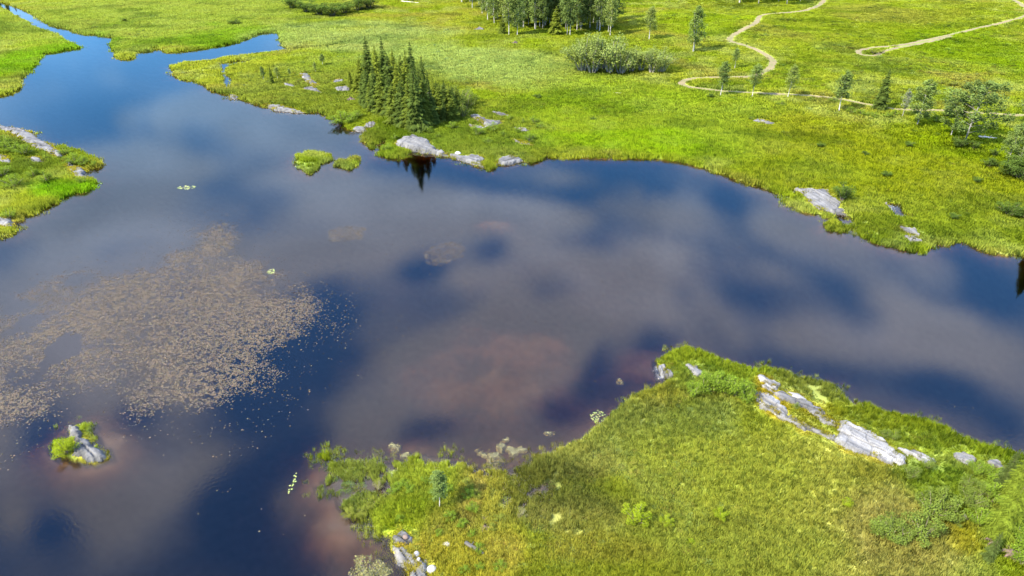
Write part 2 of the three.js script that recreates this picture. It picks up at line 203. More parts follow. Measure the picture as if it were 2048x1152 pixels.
// ---------------------------------------------------------------- bare rock: outline, label, how proud it stands
const ROCKS = [
  [[[24.5,-54.13],[25.9,-54.05],[26.56,-52.81],[27.05,-50.09],[27.94,-48.83],[29.39,-48.01],[30.08,-47.28],[29.73,-46.88],[28.32,-47.68],[27.19,-47.81],[26.9,-49.1],[25.65,-50.09],[24.74,-51.02],[24.3,-52.81]], 'long pale grey slab forming the lower left arm of the bare ridge', 0.3],
  [[[25.76,-56.23],[26.65,-56.39],[27.47,-55.24],[26.95,-54.6],[25.97,-54.92]], 'small pale slab topping the left end of the bare ridge', 0.3],
  [[[26.02,-54.44],[27.58,-54.05],[29.07,-52.96],[30.34,-51.46],[30.16,-50.23],[31.17,-49.03],[30.59,-48.55],[29.46,-49.66],[28.81,-51.17],[28,-52.2],[26.66,-53.12]], 'narrow grey rock strip along the upper side of the mossy oval hollow', 0.28],
  [[[31.48,-49.31],[32.38,-49.17],[33.47,-48.08],[34.25,-46.82],[34.81,-45.66],[35.13,-44.73],[34.71,-43.7],[33.18,-44.12],[32.28,-44.6],[30.85,-45.16],[30.02,-45.79],[29.95,-47.08],[30.85,-47.68],[30.86,-48.62]], 'broad pale grey slab at the right end of the bare ridge', 0.34],
  [[[35.16,-45.92],[36.61,-45.54],[37.07,-44.48],[37.72,-44.18],[36.63,-44.06],[35.52,-45.16]], 'thin grey rock tongue trailing right from the broad ridge slab', 0.25],
  [[[28.06,-54.13],[29.17,-53.66],[29.24,-53.04],[28.42,-53.27]], 'small dark-edged rock sliver above the narrow ridge strip', 0.22],
  [[[40.19,-45.16],[40.98,-45.04],[41.66,-44.42],[40.71,-44.18],[40.23,-44.67]], 'low grey slab in grass near the right water edge, left of two', 0.3],
  [[[42.71,-44.24],[43.22,-44.12],[43.35,-43.46],[42.7,-43.7]], 'small grey slab beside the dark spruces at right', 0.3],
  [[[15.61,-58.18],[16.29,-58.35],[16.68,-56.81],[15.65,-56.64],[15.35,-57.32]], 'rounded dark grey rock at the tip of the near marsh', 0.35],
  [[[18.88,-58.18],[19.66,-58.09],[19.91,-56.89],[19.55,-56.73]], 'small grey rock showing through grass behind the marsh tip', 0.25],
  [[[-9.1,-35.22],[-8.52,-35.27],[-7.66,-34.62],[-6.86,-33.73],[-6.46,-32.86],[-5.03,-30.67],[-6.26,-30.27],[-7.78,-32.86],[-8.86,-34.35]], 'large smooth grey shore slab at the bottom edge', 0.4],
  [[[-9.36,-36.45],[-8.31,-36.35],[-8.05,-35.83],[-8.33,-35.55],[-8.99,-36.07]], 'pale grey rock above the orange moss at the bottom shore', 0.3],
  [[[-22.82,-129.7],[-21.77,-132.08],[-19.78,-133],[-16.52,-130.58],[-15.73,-127.67],[-13.73,-124.86],[-12.13,-124.04],[-12.03,-122.69],[-15.2,-124.31],[-18.56,-125.41],[-21.88,-127.96]], 'large grey dome of rock at the shore below the spruces', 0.7],
  [[[-11.92,-123.77],[-9.57,-122.42],[-7.44,-122.95],[-5.62,-122.15],[-5.2,-120.83],[-6.06,-119.28],[-5.53,-117.51],[-8.75,-119.8],[-11.14,-122.15]], 'grey shelving shore rock right of the dome under the spruces', 0.4],
  [[[-2.74,-118.77],[-1.87,-121.62],[-0.28,-122.42],[2.13,-120.31],[-0.55,-118.27]], 'fan-shaped grey shore rock east of the wooded point', 0.4],
  [[[-32.8,-138.38],[-32.29,-140.03],[-30.7,-139.36],[-30.12,-136.76],[-31.57,-137.4]], 'pale low rock at the waterline left of the spruces', 0.35],
  [[[-30.78,-140.36],[-30.36,-142.74],[-29.45,-142.4],[-28.88,-139.69],[-29.95,-138.7]], 'small pale rock just above the waterline rock left of the spruces', 0.35],
  [[[-9.5,-146.98],[-7.33,-147.34],[-5.36,-143.78],[-2.14,-143.09],[-2.32,-141.03],[-5,-139.03],[-7.61,-143.78]], 'long pale slab in grass right of the spruce clump', 0.4],
  [[[-4.21,-149.55],[-2.65,-149.18],[-0.87,-146.98],[-2.62,-146.98]], 'thin pale rock behind the long slab right of the spruces', 0.3],
  [[[0.73,-138.38],[2.49,-138.38],[3.39,-136.76],[2.46,-136.12]], 'small pale rock among bushes east of the spruces', 0.35],
  [[[-8.82,-140.36],[-6.7,-139.69],[-6.02,-138.38],[-7.87,-138.05]], 'dark low rock below the long slab right of the spruces', 0.25],
  [[[0.1,-131.48],[2.56,-129.99],[3.79,-127.67],[2.05,-128.24]], 'dark reddish rock sliver above the eastern shore rock', 0.25],
  [[[-56.24,-184.35],[-53.72,-183.82],[-51.88,-178.63],[-47.54,-171.79],[-49.29,-171.32],[-52.65,-176.14]], 'pale slanting slab on the point left of the spruces', 0.4],
  [[[-51.91,-169.46],[-49.55,-170.85],[-45.76,-165.39],[-48.27,-166.73]], 'lower grey slab on the point left of the spruces', 0.35],
  [[[-45.75,-176.63],[-44.03,-178.13],[-43.09,-176.14],[-44.81,-174.67]], 'narrow pale rock touching the left side of the spruces', 0.35],
  [[[-43.75,-169.92],[-41.85,-170.85],[-40.42,-171.79],[-39.73,-167.18],[-41.83,-166.73]], 'flat pale rock at the left foot of the spruces', 0.35],
  [[[-58.25,-175.64],[-55.03,-172.74],[-54.14,-170.85],[-56.39,-171.79]], 'small dark rock in grass at the left of the point', 0.3],
  [[[-56.67,-156.52],[-53.21,-155.72],[-48.92,-152.58],[-46.29,-150.3],[-50.63,-150.67],[-53.76,-152.2]], 'low grey shore rock along the left flank of the point', 0.3],
  [[[-68.59,-165.39],[-66.83,-164.51],[-64.62,-161.91],[-65.24,-160.64],[-67.14,-162.34]], 'small grey shore rock near the reedy tip of the point', 0.3],
  [[[47.56,-106.87],[49.92,-106.44],[52.35,-105.6],[51.86,-103.53],[52.52,-101.13],[51.73,-99],[51.74,-96.4],[50.02,-97.5],[48.19,-98.43],[47.9,-101.92],[48.15,-104.35]], 'layered pale outcrop on the east shore beside a round bush', 0.4],
  [[[57.96,-91.84],[59.57,-91.33],[59.47,-89.68],[58.1,-90.01]], 'upper of two small pale rocks near the east shore', 0.3],
  [[[57.26,-89.36],[58.85,-89.03],[59.08,-87.92],[57.64,-88.08]], 'lower of two small pale rocks near the east shore', 0.3],
  [[[60.32,-101.13],[61.48,-100.54],[60.49,-98.81],[60.06,-99.57]], 'small grey rock beside the little marsh pool', 0.3],
  [[[51.77,-143.43],[53.49,-144.13],[55.28,-141.71],[54.31,-140.7],[52.1,-141.71]], 'low pinkish rock alone in the open marsh', 0.3],
  [[[-112.06,-142.4],[-108,-141.03],[-104.83,-139.69],[-102.23,-139.03],[-97.99,-135.8],[-89.98,-128.82],[-84.18,-122.69],[-84.03,-121.1],[-87.94,-124.31],[-92.54,-127.38],[-97.95,-132.08],[-102.59,-136.12],[-106.08,-138.05],[-110.5,-140.03]], 'long grey rock ledge along the upper edge of the left spit', 0.4],
  [[[-83.29,-121.1],[-79.1,-117.51],[-75.97,-115.06],[-74.38,-111.76],[-76.63,-112.68],[-79.72,-116.52]], 'cracked grey rock at the tip of the left spit', 0.35],
  [[[-98.26,-122.95],[-96.04,-122.42],[-94.11,-121.89],[-91.02,-118.01],[-92.8,-118.52],[-96.19,-119.8]], 'grey rock patch inside the left spit at the picture edge', 0.3],
  [[[-89.93,-121.62],[-87.75,-121.1],[-85.49,-118.52],[-86.95,-118.52]], 'small grey rock among grass in the middle of the left spit', 0.25],
  [[[-81.52,-96.22],[-78.85,-95.67],[-76.71,-94.96],[-74.68,-92.69],[-75.66,-92.35],[-79.87,-93.73]], 'pale rock at the lower end of the left spit', 0.35],
  [[[-42.33,-49.1],[-41.48,-48.69],[-40.27,-47.68],[-38.84,-46.82],[-37.06,-45.6],[-36.58,-44.85],[-37.47,-44.48],[-38.52,-44.67],[-39.8,-45.29],[-39.99,-46.56],[-41.01,-47.48]], 'bare grey rock island standing alone in the lake', 0.45],
  [[[-11.13,-250.2],[-9.58,-245.68],[-13.43,-243.91]], 'small ochre rock patch in front of the birch wood', 0.3],
];
const rock = new Field(-6);
for (const [p] of ROCKS) rock.stamp(p, 3);

// ---------------------------------------------------------------- what grows where: ground colours by patch
const BASE = ['#b4be38', '#a0b428', '#c2cc62', '#b0a846'].map(plant);
// centre, spans, colour, strength
const PATCHES = [[-133.47,-280.39,60.84,64.77,"#a9bd4a",0.7],[-94.56,-227.79,23.88,17,"#8fb824",0.8],[-137.84,-202.07,12.61,36.68,"#86b81c",0.8],[-171.69,-258.09,10.69,19.35,"#7f9a34",0.5],[-52.37,-232.49,27.48,22.38,"#b6c868",0.8],[-17.6,-201.14,24.14,20.98,"#b4c964",0.85],[7.45,-185.55,18.62,11.85,"#aabf58",0.6],[-4.13,-249.48,17.23,23.59,"#9dae30",0.6],[25.53,-156.02,29.37,23.63,"#a2bf28",0.7],[22.4,-131.21,21.8,7.17,"#a0c814",0.7],[44.31,-140.35,12.48,16.58,"#a8bc34",0.6],[125.06,-255.06,51.68,46.28,"#a2b426",0.8],[129.16,-278.23,21.02,15.55,"#b3b048",0.6],[91.28,-235.25,9.85,13.12,"#b4ae48",0.5],[152.27,-267.11,16.59,10.33,"#a8ab3a",0.5],[141.47,-211.82,17.76,26.93,"#8cac14",0.7],[65.85,-253.56,15.76,20.59,"#a6c01a",0.6],[93.45,-193.75,27.65,10.46,"#93a82c",0.6],[70.88,-122.18,23.75,23.36,"#a4ae1c",0.75],[90.2,-127.84,11.56,14.21,"#8aa80c",0.6],[69.18,-99.53,11.06,9.52,"#9cae30",0.6],[56.26,-118.92,7.31,7.62,"#a0b42e",0.5],[-38.24,-164.55,16.52,25.85,"#8f9e34",0.8],[-15.12,-130.29,11.78,11.77,"#86a028",0.75],[-58.73,-176.03,15.19,16.65,"#93a238",0.75],[-2.4,-133.32,9,12.22,"#859a30",0.7],[-88.05,-120.12,10.96,15.36,"#82962c",0.85],[-73.36,-103.95,5.74,5.32,"#92cc14",0.8],[25.77,-40.48,10.04,7.53,"#c4c652",0.85],[30.52,-35.93,6.29,4.25,"#c4bc62",0.8],[10.36,-46.32,5.96,4.49,"#c8d05c",0.85],[4.7,-43.66,3.54,2.39,"#c2c45c",0.8],[16.8,-44.43,7.15,4.26,"#bcc646",0.8],[15.69,-36.29,7.93,3.35,"#b8c24a",0.8],[1.52,-40.33,4.64,3.25,"#a0a04a",0.75],[5.07,-37.14,3.62,1.97,"#aaa850",0.7],[5.62,-34.29,4.23,1.35,"#b8b644",0.8],[-4.99,-37.54,4.43,5.44,"#e0da54",0.95],[-3.62,-34.35,3.46,2.25,"#dcd448",0.85],[-1.71,-34.75,1.55,1.37,"#dcd058",0.6],[-4.35,-39.74,1.26,2.66,"#dcca60",0.8],[-7.89,-41.38,3,2.79,"#bcd040",0.75],[-9.08,-37.61,2.03,1.5,"#b8d028",0.7],[-7.01,-35.43,1.02,1.12,"#c4ba3a",0.5],[-5.42,-32.96,1.51,0.86,"#d2cc3c",0.6],[-13.08,-41.72,3.01,3.38,"#98a848",0.7],[21.33,-58.89,5.92,3,"#9cb02a",0.8],[19.45,-55.48,4.14,2.44,"#7f9c2c",0.6],[29.11,-50.85,2.44,1.88,"#aaa022",0.8],[34.81,-49.48,6.71,2.8,"#8c9c24",0.7],[39.82,-45.46,5,1.88,"#84982a",0.7],[31.71,-55.05,6.18,2.09,"#7f8c34",0.7],[32.94,-42.45,3.05,1.73,"#a8a438",0.6],[36.97,-36.65,2.4,1.94,"#a8a82c",0.7],[36,-34.28,1.54,0.9,"#bcb41c",0.6],[37.61,-39.26,3.74,3.15,"#86a41c",0.7],[24.92,-53.16,1.31,3.07,"#b8a21c",0.7],[-50.99,-196.83,12.61,11.95,"#a4b83a",0.6],[27.19,-220.05,18.54,14.54,"#a0b826",0.6]].map((e) => { e[4] = plant(e[4]); return e; });
const MOSS = plant('#bfa628'), PEAT = [0.035, 0.026, 0.016], BED = [0.13, 0.09, 0.062], BED2 = [0.1, 0.08, 0.06];
function sward(x, z, out) {                 // colour of the plants that grow at a place
  const r = Math.hypot(x, z), n1 = fbm(x * 0.045 + 3, z * 0.045 + 8, 4), n2 = fbm(x * 0.16 + 31, z * 0.16 - 4, 3), n3 = fbm(x * 0.7, z * 0.7 + 50, 2);
  const a = smooth(0.38, 0.62, n1), b = smooth(0.45, 0.72, n2) * 0.6, c = smooth(0.52, 0.72, fbm(x * 0.07 - 50, z * 0.11 + 20, 4)) * 0.65, dk = smooth(0.52, 0.74, fbm(x * 0.08 + 150, z * 0.12 + 70, 5)) * 0.55;
  for (let k = 0; k < 3; k++) out[k] = lerp(lerp(lerp(BASE[0][k], BASE[1][k], a), BASE[2][k], b), BASE[3][k], c);
  const wx = x + (n1 - 0.5) * r * 0.12 + (n2 - 0.5) * 3, wz = z + (fbm(x * 0.05 + 90, z * 0.05, 3) - 0.5) * r * 0.16;
  for (const e of PATCHES) { const q = ell(e, wx, wz); if (q < 2.2) { const w = smooth(1.9, 0.3, q) * e[5] * (0.75 + 0.5 * n3); for (let k = 0; k < 3; k++) out[k] = lerp(out[k], e[4][k], Math.min(1, w)); } }
  const rk = rock.at(x, z);
  if (rk > -0.6) { const w = smooth(-0.6, 0.1, rk + (n3 - 0.5) * 0.9) * 0.5; for (let k = 0; k < 3; k++) out[k] = lerp(out[k], MOSS[k], w); }
  const g = (0.92 + 0.24 * n3) * (1 - 0.55 * dk);
  out[0] *= g * (1 - 0.15 * dk); out[1] *= g; out[2] *= g;
  return out;
}

// ---------------------------------------------------------------- ground: one sheet, finer where it is looked at
{
  const ang = [], rad = [];
  for (let a = -55; a <= 55.001; a += 0.2) ang.push(a);
  for (let a = 60; a < 304; a += 5) ang.push(a);
  ang.push(-55 + 360);
  rad.push(0.5); while (rad[rad.length - 1] < 14) rad.push(rad[rad.length - 1] * 1.25);
  while (rad[rad.length - 1] < 400) rad.push(rad[rad.length - 1] * 1.0095);
  while (rad[rad.length - 1] < 5000) rad.push(rad[rad.length - 1] * 1.12);
  const A = ang.length, R = rad.length, pos = new Float32Array(A * R * 3), col = new Float32Array(A * R * 3), idx = new Uint32Array((A - 1) * (R - 1) * 6), o = [0, 0, 0];
  let q = 0;
  for (let j = 0; j < R; j++) for (let i = 0; i < A; i++) {
    const t = ang[i] * Math.PI / 180, x = Math.sin(t) * rad[j], z = -Math.cos(t) * rad[j], k = (j * A + i) * 3, y = height(x, z);
    pos[k] = x; pos[k + 1] = y; pos[k + 2] = z;
    if (y < -0.02) { const n = fbm(x * 0.4, z * 0.4, 4), m = 0.7 + 0.6 * fbm(x * 1.7, z * 1.7 + 9, 3), s = rim(x, z); for (let c = 0; c < 3; c++) col[k + c] = s > -0.5 ? PEAT[c] * (0.7 + n) : lerp(BED2[c], BED[c], smooth(0.35, 0.65, n)) * m; }
    else { sward(x, z, o); const p = smooth(0.5, 0.72, fbm(x * 1.1 + 5, z * 1.1, 3)) * 0.5 + 0.25; for (let c = 0; c < 3; c++) col[k + c] = lerp(o[c], PEAT[c], p * 0.2) * 0.95; }
    if (i < A - 1 && j < R - 1) { const a = j * A + i, b = a + 1, c = a + A, d = c + 1; idx[q++] = a; idx[q++] = b; idx[q++] = c; idx[q++] = b; idx[q++] = d; idx[q++] = c; }
  }
  const g = new THREE.BufferGeometry();
  g.setAttribute('position', new THREE.BufferAttribute(pos, 3)); g.setAttribute('color', new THREE.BufferAttribute(col, 3)); g.setIndex(new THREE.BufferAttribute(idx, 1));
  g.computeVertexNormals();
  const m = mesh('ground', g, std({ vertexColors: true, roughness: 1 }));
  tag(m, 'marshy green ground with the brown lake bed below the water', 'ground', null, 'structure');
}
// ---------------------------------------------------------------- water: clear brown bog water with a faint ripple
{
  const N = 256, d = new Uint8Array(N * N * 4);
  const wave = (x, y) => { let s = 0; for (let k = 0; k < 34; k++) { const a = hash(k, 3) * 3.1 - 1.5, f = 13 + Math.floor(hash(k, 5) * 34), fx = Math.round(f * Math.cos(a)), fy = Math.round(f * Math.sin(a)) || 1; s += Math.sin(6.2832 * (fx * x + fy * y) + hash(k, 9) * 6.28) / Math.sqrt(f) * 2.6; } return s; };
  for (let j = 0; j < N; j++) for (let i = 0; i < N; i++) { const k = (j * N + i) * 4; d[k] = d[k + 1] = d[k + 2] = clamp(128 + wave(i / N, j / N) * 24, 0, 255); d[k + 3] = 255; }
  const t = new THREE.DataTexture(d, N, N); t.wrapS = t.wrapT = THREE.RepeatWrapping; t.magFilter = THREE.LinearFilter; t.minFilter = THREE.LinearMipmapLinearFilter; t.generateMipmaps = true; t.needsUpdate = true;
  const g = new THREE.PlaneGeometry(8000, 8000); g.rotateX(-Math.PI / 2);
  const uv = g.attributes.uv, p = g.attributes.position;
  for (let i = 0; i < uv.count; i++) uv.setXY(i, p.getX(i) / 9, p.getZ(i) / 9);
  const m = mesh('lake_water', g, new THREE.MeshPhysicalMaterial({ color: 0xffffff, roughness: 0.025, transmission: 1, thickness: 2, ior: 1.333, attenuationColor: new THREE.Color().setRGB(0.40, 0.26, 0.15), attenuationDistance: 1.0, bumpMap: t, bumpScale: 0.0014 }));
  tag(m, 'still brown lake water mirroring blue sky and grey cloud', 'lake', null, 'structure');
}
// ---------------------------------------------------------------- dirt tracks
TRACKS.forEach(([, w, label], t) => {
  const line = trackLines[t], pos = [], col = [], idx = [], K = 5;
  line.forEach((p, i) => {
    const a = line[Math.max(0, i - 1)], b = line[Math.min(line.length - 1, i + 1)], dx = b.x - a.x, dz = b.z - a.z, l = Math.hypot(dx, dz), nx = -dz / l, nz = dx / l;
    for (let k = 0; k < K; k++) {
      const u = (k / (K - 1) - 0.5) * 2, ww = w * (0.8 + 0.45 * fbm(p.x * 0.3 + k, p.z * 0.3, 2)), x = p.x + nx * u * ww, z = p.z + nz * u * ww;
      pos.push(x, height(x, z) + 0.06 - 0.03 * u * u, z);
      const n = 0.75 + 0.5 * fbm(x * 0.8, z * 0.8, 3), gr = smooth(0.5, 0.75, fbm(x * 0.5 + 20, z * 0.5, 3)) * (k === 2 ? 0.8 : 0.3);
      col.push(lerp(0.15, 0.1, gr) * n, lerp(0.118, 0.11, gr) * n, lerp(0.05, 0.022, gr) * n);
      if (k && i) { const q = i * K + k; idx.push(q, q - 1, q - K, q - 1, q - K - 1, q - K); }
    }
  });
  const g = new THREE.BufferGeometry(); g.setAttribute('position', new THREE.Float32BufferAttribute(pos, 3)); g.setAttribute('color', new THREE.Float32BufferAttribute(col, 3)); g.setIndex(idx); g.computeVertexNormals();
  tag(mesh('dirt_track', g, std({ vertexColors: true, roughness: 1 })), label, 'track', null, 'structure');
});

// ---------------------------------------------------------------- rocks: glacier-worn slabs, split along one grain
const rockMat = std({ vertexColors: true, roughness: 0.85, flatShading: true });
for (const [poly, label, proud] of ROCKS) {
  const [x0, x1, z0, z1] = bounds(poly, 0.8), far = clamp(-(z0 + z1) / 2 / 55, 1, 4), cell = Math.min(0.11 * far, Math.max(0.07, (x1 - x0) / 46));
  // the grain follows the long side of the outline
  let ca = 0, sa = 0; for (let i = 0, j = poly.length - 1; i < poly.length; j = i++) { const dx = poly[i][0] - poly[j][0], dz = poly[i][1] - poly[j][1], l = Math.hypot(dx, dz), t = 2 * Math.atan2(dz, dx); ca += l * Math.cos(t); sa += l * Math.sin(t); }
  const dir = Math.atan2(sa, ca) / 2, cd = Math.cos(dir), sd = Math.sin(dir);
  const nx = Math.ceil((x1 - x0) / cell) + 1, nz = Math.ceil((z1 - z0) / cell) + 1, pos = [], col = [], idx = [], S = [], map = [];
  for (let j = 0; j < nz; j++) for (let i = 0; i < nx; i++) {
    const x = x0 + i * cell, z = z0 + j * cell, u = x * cd + z * sd, v = -x * sd + z * cd;
    const s = sdPoly(poly, x, z) + 0.34 + (fbm(x * 1.5, z * 1.5, 4) - 0.5) * 1.1;
    S.push(s);
    const strat = fbm(u * 0.16, v * 1.5 + 0.4 * fbm(u * 0.5, v * 0.5, 2), 4), bed = Math.floor(strat * 7) / 7, crack = smooth(0.05, 0.005, Math.abs(fbm(u * 0.11 + 9, v * 0.9, 3) - 0.5)), joint = smooth(0.03, 0, Math.abs(fbm(u * 0.55 + 40, v * 0.12, 2) - 0.5)) * 0.7;
    const base = Math.max(height(x, z), -0.35), top = smooth(-0.25, Math.min(0.9, (x1 - x0) * 0.08 + 0.2), s);
    const y = base - 0.3 + top * (0.3 + proud) + (s > 0 ? (bed - 0.45) * 0.5 * proud + (fbm(x * 2.2, z * 2.2, 3) - 0.5) * 0.09 + (hash(i * 3 + 1, j * 5 + 2) - 0.5) * 0.12 * cell : 0) - (crack * 0.16 + joint * 0.1) * clamp(s * 2);
    pos.push(x, y, z);
    const lich = smooth(0.48, 0.66, fbm(x * 0.9 + 60, z * 0.9, 4)), band = 0.45 + 1.05 * fbm(u * 0.35, v * 4.2, 4), sp = 0.85 + 0.3 * hash(i * 7 + 3, j * 13 + 1), split = smooth(0.05, 0.01, Math.abs(fbm(u * 0.3 + 70, v * 2.6, 3) - 0.5)), dk = Math.max(crack * 0.5, joint * 0.45, split * 0.5);
    const stain = smooth(0.56, 0.7, fbm(u * 0.25 + 80, v * 0.8 + 12, 3)) * 0.4, mossy = smooth(0.12, -0.12, s + (fbm(x * 1.9, z * 1.9 + 33, 2) - 0.5) * 0.4);
    const g = (label.includes('ridge') ? 0.15 : 0.1) * band * sp * (1 + 0.28 * lich) * (1 - dk) * (1 - stain);
    col.push(lerp(g * 1.03, 0.1, mossy * 0.7), lerp(g * 1.0, 0.085, mossy * 0.7), lerp(g * 0.93, 0.018, mossy * 0.7));
  }
  for (let j = 0; j < nz - 1; j++) for (let i = 0; i < nx - 1; i++) { const a = j * nx + i, b = a + 1, c = a + nx, d = c + 1; if (Math.max(S[a], S[b], S[c], S[d]) > -0.45) idx.push(a, c, b, b, c, d); }
  const used = [...new Set(idx)]; used.forEach((q, k) => { map[q] = k; });
  const g = new THREE.BufferGeometry();
  g.setAttribute('position', new THREE.Float32BufferAttribute(used.flatMap((q) => [pos[q * 3], pos[q * 3 + 1], pos[q * 3 + 2]]), 3));
  g.setAttribute('color', new THREE.Float32BufferAttribute(used.flatMap((q) => [col[q * 3], col[q * 3 + 1], col[q * 3 + 2]]), 3));
  g.setIndex(idx.map((q) => map[q]));
  tag(mesh('rock_outcrop', g, rockMat), label, 'rock', 'bare rock outcrops around the lake');
}
// loose boulders
const BOULDERS = [
  ...[[-5.13,-35.41,0.55,"#e8e4de","bright white boulder lying in yellow moss near the bottom shore"],[-6.09,-33.25,0.6,"#e0ded8","white boulder beside the large slab at the bottom edge"],[-7.39,-34.58,0.5,"#d4d2cc","pale jagged boulder on the right rim of the bottom shore slab"],[-7.11,-33.91,0.3,"#d0ccc4","small pale stone on the rim of the bottom shore slab"],[-10.22,-123.77,0.9,"#ecebe6","white angular boulder perched on the shelving shore rock"],[-8.38,-35.97,0.35,"#a08878","reddish stone beside the orange moss at the bottom shore"],[26.85,-49.24,0.3,"#e4e4e2","small white stone on the lower left arm of the bare ridge"],[32.74,-45.73,0.28,"#e6e6e4","small white stone on the broad ridge slab, left of two"],[33.5,-45.79,0.34,"#e6e6e4","small white stone on the broad ridge slab, right of two"],[36.8,-37.98,0.55,"#b8b0a8","grey boulder in yellow grass left of the bottom right spruces"],[-126.33,-314.75,0.6,"#bbb4a0","small pale stone in the far marsh at the top edge"],[16.89,-170.85,0.5,"#b0a890","pale stone in the marsh below the willow thicket"]],
];
for (const [x, z, r, c, label] of BOULDERS) {
  const g = new THREE.IcosahedronGeometry(r * 0.55, 3), p = g.attributes.position, k0 = label.length;
  for (let i = 0; i < p.count; i++) { const a = p.getX(i), b = p.getY(i), d = p.getZ(i), n = 0.72 + 0.5 * fbm(a / r * 1.1 + k0, (b + d * 0.7) / r * 1.1 + 5, 3) + 0.12 * (Math.round(fbm(a / r * 2, d / r * 2 + k0, 2) * 5) / 5 - 0.5); p.setXYZ(i, a * n * 1.25, b * n * 0.72, d * n); }
  g.computeVertexNormals(); g.rotateY(k0);
  const m = mesh('boulder', g, std({ color: new THREE.Color(c).multiplyScalar(0.36), roughness: 0.9 }));
  m.position.set(x, Math.max(height(x, z), rock.at(x, z) > 0 ? 0.5 : -1) + r * 0.12, z); tag(m, label, 'boulder', 'loose boulders');
}

// ---------------------------------------------------------------- building blocks for plants
class Soup {                                // triangles with colours
  constructor() { this.p = []; this.c = []; }
  tri(a, b, c, k) { this.p.push(...a, ...b, ...c); this.c.push(...k, ...k, ...k); }
  quad(a, b, c, d, k) { this.tri(a, b, c, k); this.tri(a, c, d, k); }
  tube(path, radii, seg, color) {           // path of [x,y,z]
    const rings = path.map((p, i) => {
      const a = path[Math.max(0, i - 1)], b = path[Math.min(path.length - 1, i + 1)], d = new THREE.Vector3(b[0] - a[0], b[1] - a[1], b[2] - a[2]).normalize();
      const u = new THREE.Vector3(d.y, -d.x, 0.31).cross(d).normalize(), v = new THREE.Vector3().crossVectors(d, u);
      return Array.from({ length: seg }, (_, k) => { const t = k / seg * Math.PI * 2, c = Math.cos(t) * radii[i], s = Math.sin(t) * radii[i]; return [p[0] + u.x * c + v.x * s, p[1] + u.y * c + v.y * s, p[2] + u.z * c + v.z * s]; });
    });
    for (let i = 0; i + 1 < rings.length; i++) for (let k = 0; k < seg; k++) { const l = (k + 1) % seg; this.quad(rings[i][k], rings[i][l], rings[i + 1][l], rings[i + 1][k], typeof color === 'function' ? color(i, k) : color); }
  }
  leaf(x, y, z, size, r, k) {               // a small four-cornered leaf, any way round
    const t = r() * 6.2832, f = (r() - 0.25) * 1.3, ct = Math.cos(t), st = Math.sin(t), cf = Math.cos(f), sf = Math.sin(f), w = size * 0.42;
    const dx = ct * cf * size, dy = sf * size, dz = st * cf * size, sx = -st * w, sz = ct * w, up = (r() - 0.5) * w;
    this.quad([x, y, z], [x + dx * 0.5 + sx, y + dy * 0.5 + up, z + dz * 0.5 + sz], [x + dx, y + dy, z + dz], [x + dx * 0.5 - sx, y + dy * 0.5 - up, z + dz * 0.5 - sz], k);
  }
  build(smoothed) {
    const g = new THREE.BufferGeometry();
    g.setAttribute('position', new THREE.Float32BufferAttribute(this.p, 3)); g.setAttribute('color', new THREE.Float32BufferAttribute(this.c, 3));
    g.computeVertexNormals(); return g;
  }
}
const vary = (r, c, a = 0.25) => { const q = 1 - a + 2 * a * r(); return [c[0] * q, c[1] * q, c[2] * q]; };
const leafMat = new THREE.MeshPhysicalMaterial({ vertexColors: true, roughness: 1, transmission: 0.4, thickness: 0, specularIntensity: 0 });
const barkMat = std({ vertexColors: true, roughness: 0.95 });

